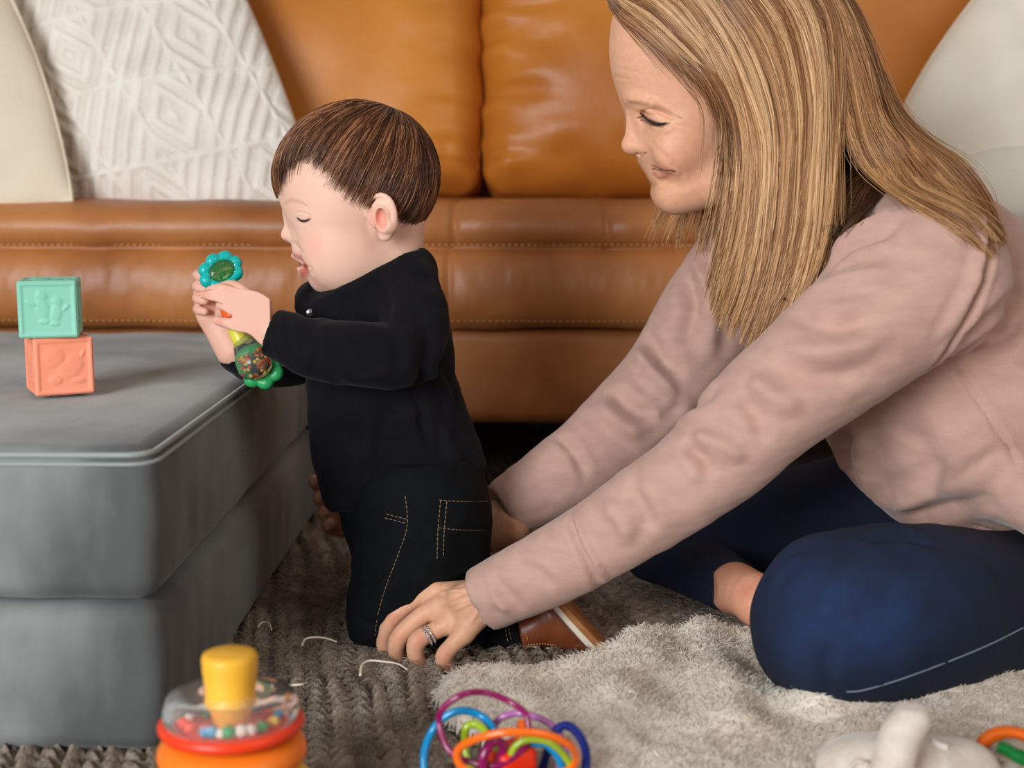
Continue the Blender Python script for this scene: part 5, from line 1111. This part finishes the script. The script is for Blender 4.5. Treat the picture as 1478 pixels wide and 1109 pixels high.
lt('knob', [(.0001, zk1+.004), (rk*.8, zk1+.0035), (rk*.95, zk1+.0022), (rk, zk1-.001), (rk*.98, zk1-.010), (rk*.86, zk0+.006), (rk*.78, zk0-.004), (rk*.78, zk0-.012)], M['yellow'], 'yellow knob')
rc = R(103, DT); zc = zt(1008)
lt('clear_cap', [(.012, zc+.004), (rc*.45, zc+.0055), (rc*.75, zc+.006), (rc*.93, zc+.002), (rc*.995, zc-.008), (rc, zc-.016), (rc*.9, zc-.019), (.012, zc-.019), (.012, zc+.004)], M['clear_rim'], 'clear plastic bead cap')
lt('inner_disc', [(.0001, zc-.0175), (rc*.90, zc-.0175), (rc*.90, zc-.0190), (.0001, zc-.0190)], M['red_p'])
rr0 = np.linspace(0, 2*math.pi, 40); zr = zc-.0195
lt('rim', [(rc*.985+.0042*math.cos(a), zr+.0048*math.sin(a)) for a in rr0], M['red_p'], 'red rim')
for ang, mt, r_ in ((-125, 'red_p', .0058), (-150, 'red_p', .0055), (-95, 'blue_p', .0056), (-104, 'blue_p', .0045), (-78, 'green_p', .0056), (-86, 'white_p', .0045), (-64, 'white_p', .0055), (-54, 'white_p', .0050), (-40, 'bead_g', .0050), (-20, 'bead_y', .0050), (10, 'blue_p', .005), (50, 'red_p', .005), (95, 'yellow', .005), (140, 'green_p', .005), (175, 'white_p', .005)):
    a = math.radians(ang-3); part('bead', sphere((tx+rc*.80*math.cos(a), ty+rc*.80*math.sin(a), zc-.0165+r_), r_, 8), M[mt], st)
def ring_prof(R_, rt, rz, z): return [(R_+rt*math.cos(a), z+rz*math.sin(a)) for a in rr0]
zo = zc-.0360; ro = R(113, DT); lt('stacked_ring', ring_prof(ro-.026, .026, .0165, zo-.006), M['orange'], 'orange ring')
lt('stacked_ring', ring_prof(ro-.020, .026, .0165, zo-.039), M['ring_y'], 'yellow ring')
zb = zo-.039-.0165; lt('base', [(.0001, zb), (ro*.9, zb), (ro*1.05, zb-.006), (ro*1.05, .012), (ro*.98, .0075), (.0001, .0075)], M['orange']); lt('post', [(.010, zb-.002), (.0095, zc-.018)], M['white_p'])
# ---------------------------------------------------------------- loop toy
M['magenta'] = material('translucent magenta plastic', (140, 10, 84), rough=.18, coat=.4); M['sky'] = material('sky blue plastic', (0, 140, 200), rough=.2, coat=.4); M['navy'] = material('royal blue ribbed plastic', (8, 40, 140), rough=.25, coat=.3)
M['lime'] = material('lime plastic', (160, 186, 40), rough=.2, coat=.4); M['lilac'] = material('lilac plastic', (178, 110, 170), rough=.22, coat=.4); M['orange_l'] = material('bright orange plastic', (255, 112, 24), rough=.2, coat=.4); M['red_l'] = material('red plastic core', (236, 52, 20), rough=.3)
lp = thing('loop_toy', 'tangle of coloured plastic loops round a red core, lying on the edge of the blanket', 'toy', fl(735, 1130, .02))
def loop(pts, r, mat, lab, ribs=0):
    p = np.array([P(*q) for q in pts]); q = cr(np.vstack([p[-2:], p, p[:3]]), 40*(len(p)+5)); n0, n1 = 40*2, 40*(len(p)+2)
    d = np.linalg.norm(q[:, None]-p[0], axis=2)[:, 0]; i0 = int(np.argmin(d[:len(q)//2])); i1 = len(q)//2+int(np.argmin(d[len(q)//2:])); q = q[i0:i1]
    rr = r+(.0007*np.cos(np.arange(len(q))*2*math.pi/7) if ribs else 0); part('loop', tube(q, rr, 10, closed=True), M[mat], lp, lab)
loop([(634, 1045, 1.10), (640, 1022, 1.10), (668, 1003, 1.10), (700, 1000, 1.11), (735, 1013, 1.11), (760, 1034, 1.10), (758, 1075, 1.09), (720, 1105, 1.08), (672, 1098, 1.085), (646, 1080, 1.09)], .0027, 'magenta', 'magenta loop')
loop([(644, 1034, 1.13), (668, 1026, 1.13), (695, 1034, 1.13), (712, 1055, 1.12), (716, 1090, 1.11), (690, 1125, 1.10), (650, 1140, 1.10), (618, 1125, 1.11), (612, 1090, 1.12), (624, 1055, 1.13)], .0034, 'sky', 'sky blue loop')
loop([(662, 1082, 1.07), (690, 1066, 1.06), (735, 1057, 1.055), (785, 1060, 1.06), (822, 1076, 1.07), (832, 1098, 1.085), (810, 1116, 1.09), (750, 1122, 1.075), (690, 1118, 1.07), (664, 1104, 1.07)], .0034, 'orange_l', 'orange loop')
loop([(714, 1048, 1.14), (728, 1034, 1.14), (752, 1030, 1.14), (785, 1040, 1.13), (808, 1060, 1.12), (815, 1095, 1.11), (790, 1120, 1.11), (740, 1110, 1.12), (716, 1080, 1.13)], .0030, 'lilac', 'lilac loop')
loop([(806, 1052, 1.12), (820, 1048, 1.12), (836, 1062, 1.115), (846, 1088, 1.11), (842, 1118, 1.10), (815, 1140, 1.10), (780, 1135, 1.11), (786, 1100, 1.125), (796, 1070, 1.125)], .0038, 'navy', 'royal blue ribbed loop', 1)
loop([(736, 1105, 1.085), (742, 1080, 1.085), (762, 1068, 1.085), (792, 1072, 1.085), (815, 1092, 1.09), (826, 1120, 1.09), (790, 1140, 1.09), (750, 1135, 1.085)], .0030, 'lime', 'lime loop')
loop([(672, 1052, 1.12), (688, 1046, 1.12), (705, 1062, 1.11), (722, 1090, 1.09), (733, 1115, 1.085), (705, 1130, 1.09), (680, 1110, 1.11), (672, 1080, 1.12)], .0034, 'lime', 'lime loop')
loop([(760, 1078, 1.10), (785, 1074, 1.10), (805, 1092, 1.10), (810, 1118, 1.10), (785, 1132, 1.10), (758, 1118, 1.10), (752, 1096, 1.10)], .0032, 'sky', 'sky blue loop')
loop([(700, 1118, 1.075), (698, 1092, 1.075), (712, 1072, 1.08), (726, 1076, 1.085), (722, 1100, 1.085), (715, 1130, 1.08)], .0040, 'magenta', 'magenta loop')
cq = P(738, 1104, 1.10); V, Q = rbox(.034, .034, .034, .006, 4, 4, 4); part('core', (rotz(V, .5)+cq, Q), M['red_l'], lp, 'red core')
part('spout', tube([P(752, 1085, 1.10), P(756, 1060, 1.105), P(757, 1040, 1.11)], [.0075, .0062, .0055], 12), M['orange_l'], lp)
# ---------------------------------------------------------------- plush toy
M['plush'] = material('oatmeal plush', (206, 190, 176), (222, 208, 194), rough=.95, scale=60, bump=.5, bscale=320, bdist=.002, sheen=.4)
D0 = 1.10; v = Vol(P(1165, 1200, D0)-[0, .08, 0], P(1450, 1005, D0)+[.02, .10, 0], .0024)
v.ell(P(1318, 1120, D0+.01), (.048, .042, .036), .01); v.ell(P(1238, 1112, D0+.01), (.034, .036, .028), .02); v.ell(P(1392, 1122, D0+.02), (.030, .034, .030), .02)
v.chain([P(1284, 1125, D0-.040), P(1292, 1090, D0-.040), P(1302, 1060, D0-.034), P(1316, 1040, D0-.028)], [.0165, .0165, .0160, .0150], .006, n=14)
v.ell(P(1270, 1085, D0), (.022, .02, .010), .01)
Vp, Qp = v.mesh(1); b_ = P(1300, 1125, D0); pl = thing('plush_toy', 'oatmeal coloured plush toy with a raised limb lying on the blanket below the knee', 'plush toy', (b_[0], b_[1], .02))
part('plush_body', (Vp, Qp), M['plush'], pl)
ln = project(Vp, [(1345, 1070), (1355, 1076), (1368, 1080)], 10, 8, .001)
if len(ln) > 3: part('tag', tube(ln, .0028, 8), M['white_p'], pl, 'small white cloth tag')
ln = project(Vp, [(1228, 1108), (1236, 1100), (1246, 1100), (1254, 1106)], 16, 8, .0008)
if len(ln) > 3: part('seam', tube(ln, .0022, 8), M['plush'], pl)
# ---------------------------------------------------------------- coiled ring toy
M['coil'] = material('orange coiled plastic', (232, 112, 20), rough=.3, coat=.3); M['coil_g'] = material('green ribbed plastic', (24, 130, 60), rough=.3, coat=.2)
rt_c = P(1462, 1096, 1.13); rt_ = thing('ring_rattle', 'orange ribbed ring with a green link inside, at the bottom right corner', 'toy', rt_c-[0, 0, .03])
B = basis(np.array([-.15, -.55, .85])); a = np.linspace(0, 2*math.pi, 420, endpoint=False)
part('ribbed_ring', tube(rt_c+.0265*(np.cos(a)[:, None]*B[0]+np.sin(a)[:, None]*B[1]), .0052+.0011*np.cos(a*70), 12, closed=True), M['coil'], rt_, 'orange ribbed ring')
q = cr([P(1440, 1078, 1.13), P(1452, 1082, 1.128), P(1470, 1092, 1.125), P(1490, 1100, 1.125)], 160); part('link', tube(q, .0052+.0010*np.cos(np.arange(160)*.7), 12), M['coil_g'], rt_, 'green ribbed link')
# ---------------------------------------------------------------- camera, light
cam = bpy.data.cameras.new('camera'); cam.lens = F/1478*36; cam.sensor_width = 36; cam.clip_start = .01
co = bpy.data.objects.new('camera', cam); COL.objects.link(co); SC.camera = co
mt = Matrix.Identity(4)
for r_ in range(3): mt[r_][0], mt[r_][1], mt[r_][2], mt[r_][3] = RT[r_], UPV[r_], -FW[r_], CAM[r_]
co.matrix_world = mt
cam.dof.use_dof = True; cam.dof.focus_distance = 1.55; cam.dof.aperture_fstop = 4.0
def area(name, loc, target, size, power, color, sy=None):
    l = bpy.data.lights.new(name, 'AREA'); l.energy = power; l.color = color; l.size = size
    if sy: l.shape = 'RECTANGLE'; l.size_y = sy
    o = bpy.data.objects.new(name, l); COL.objects.link(o); o.location = loc
    o.rotation_euler = (Vector(target)-Vector(loc)).to_track_quat('-Z', 'Y').to_euler(); return o
area('window_light', (-1.65, -1.65, 1.12), (.1, 1.7, .3), 1.5, 128, (.91, .965, 1.0), 1.4)
area('room_light', (1.9, -.3, 1.9), (.4, 1.7, .3), 1.2, 14, (1.0, .93, .85), 1.2)
w = bpy.data.worlds.new('world'); SC.world = w; w.use_nodes = True
bg = w.node_tree.nodes['Background']; bg.inputs[0].default_value = (1.0, .93, .86, 1); bg.inputs[1].default_value = .28
SC.view_settings.view_transform = 'Standard'; SC.view_settings.look = 'None'; SC.view_settings.gamma = 1; SC.view_settings.use_curve_mapping = False
SC.view_settings.exposure = 0.0
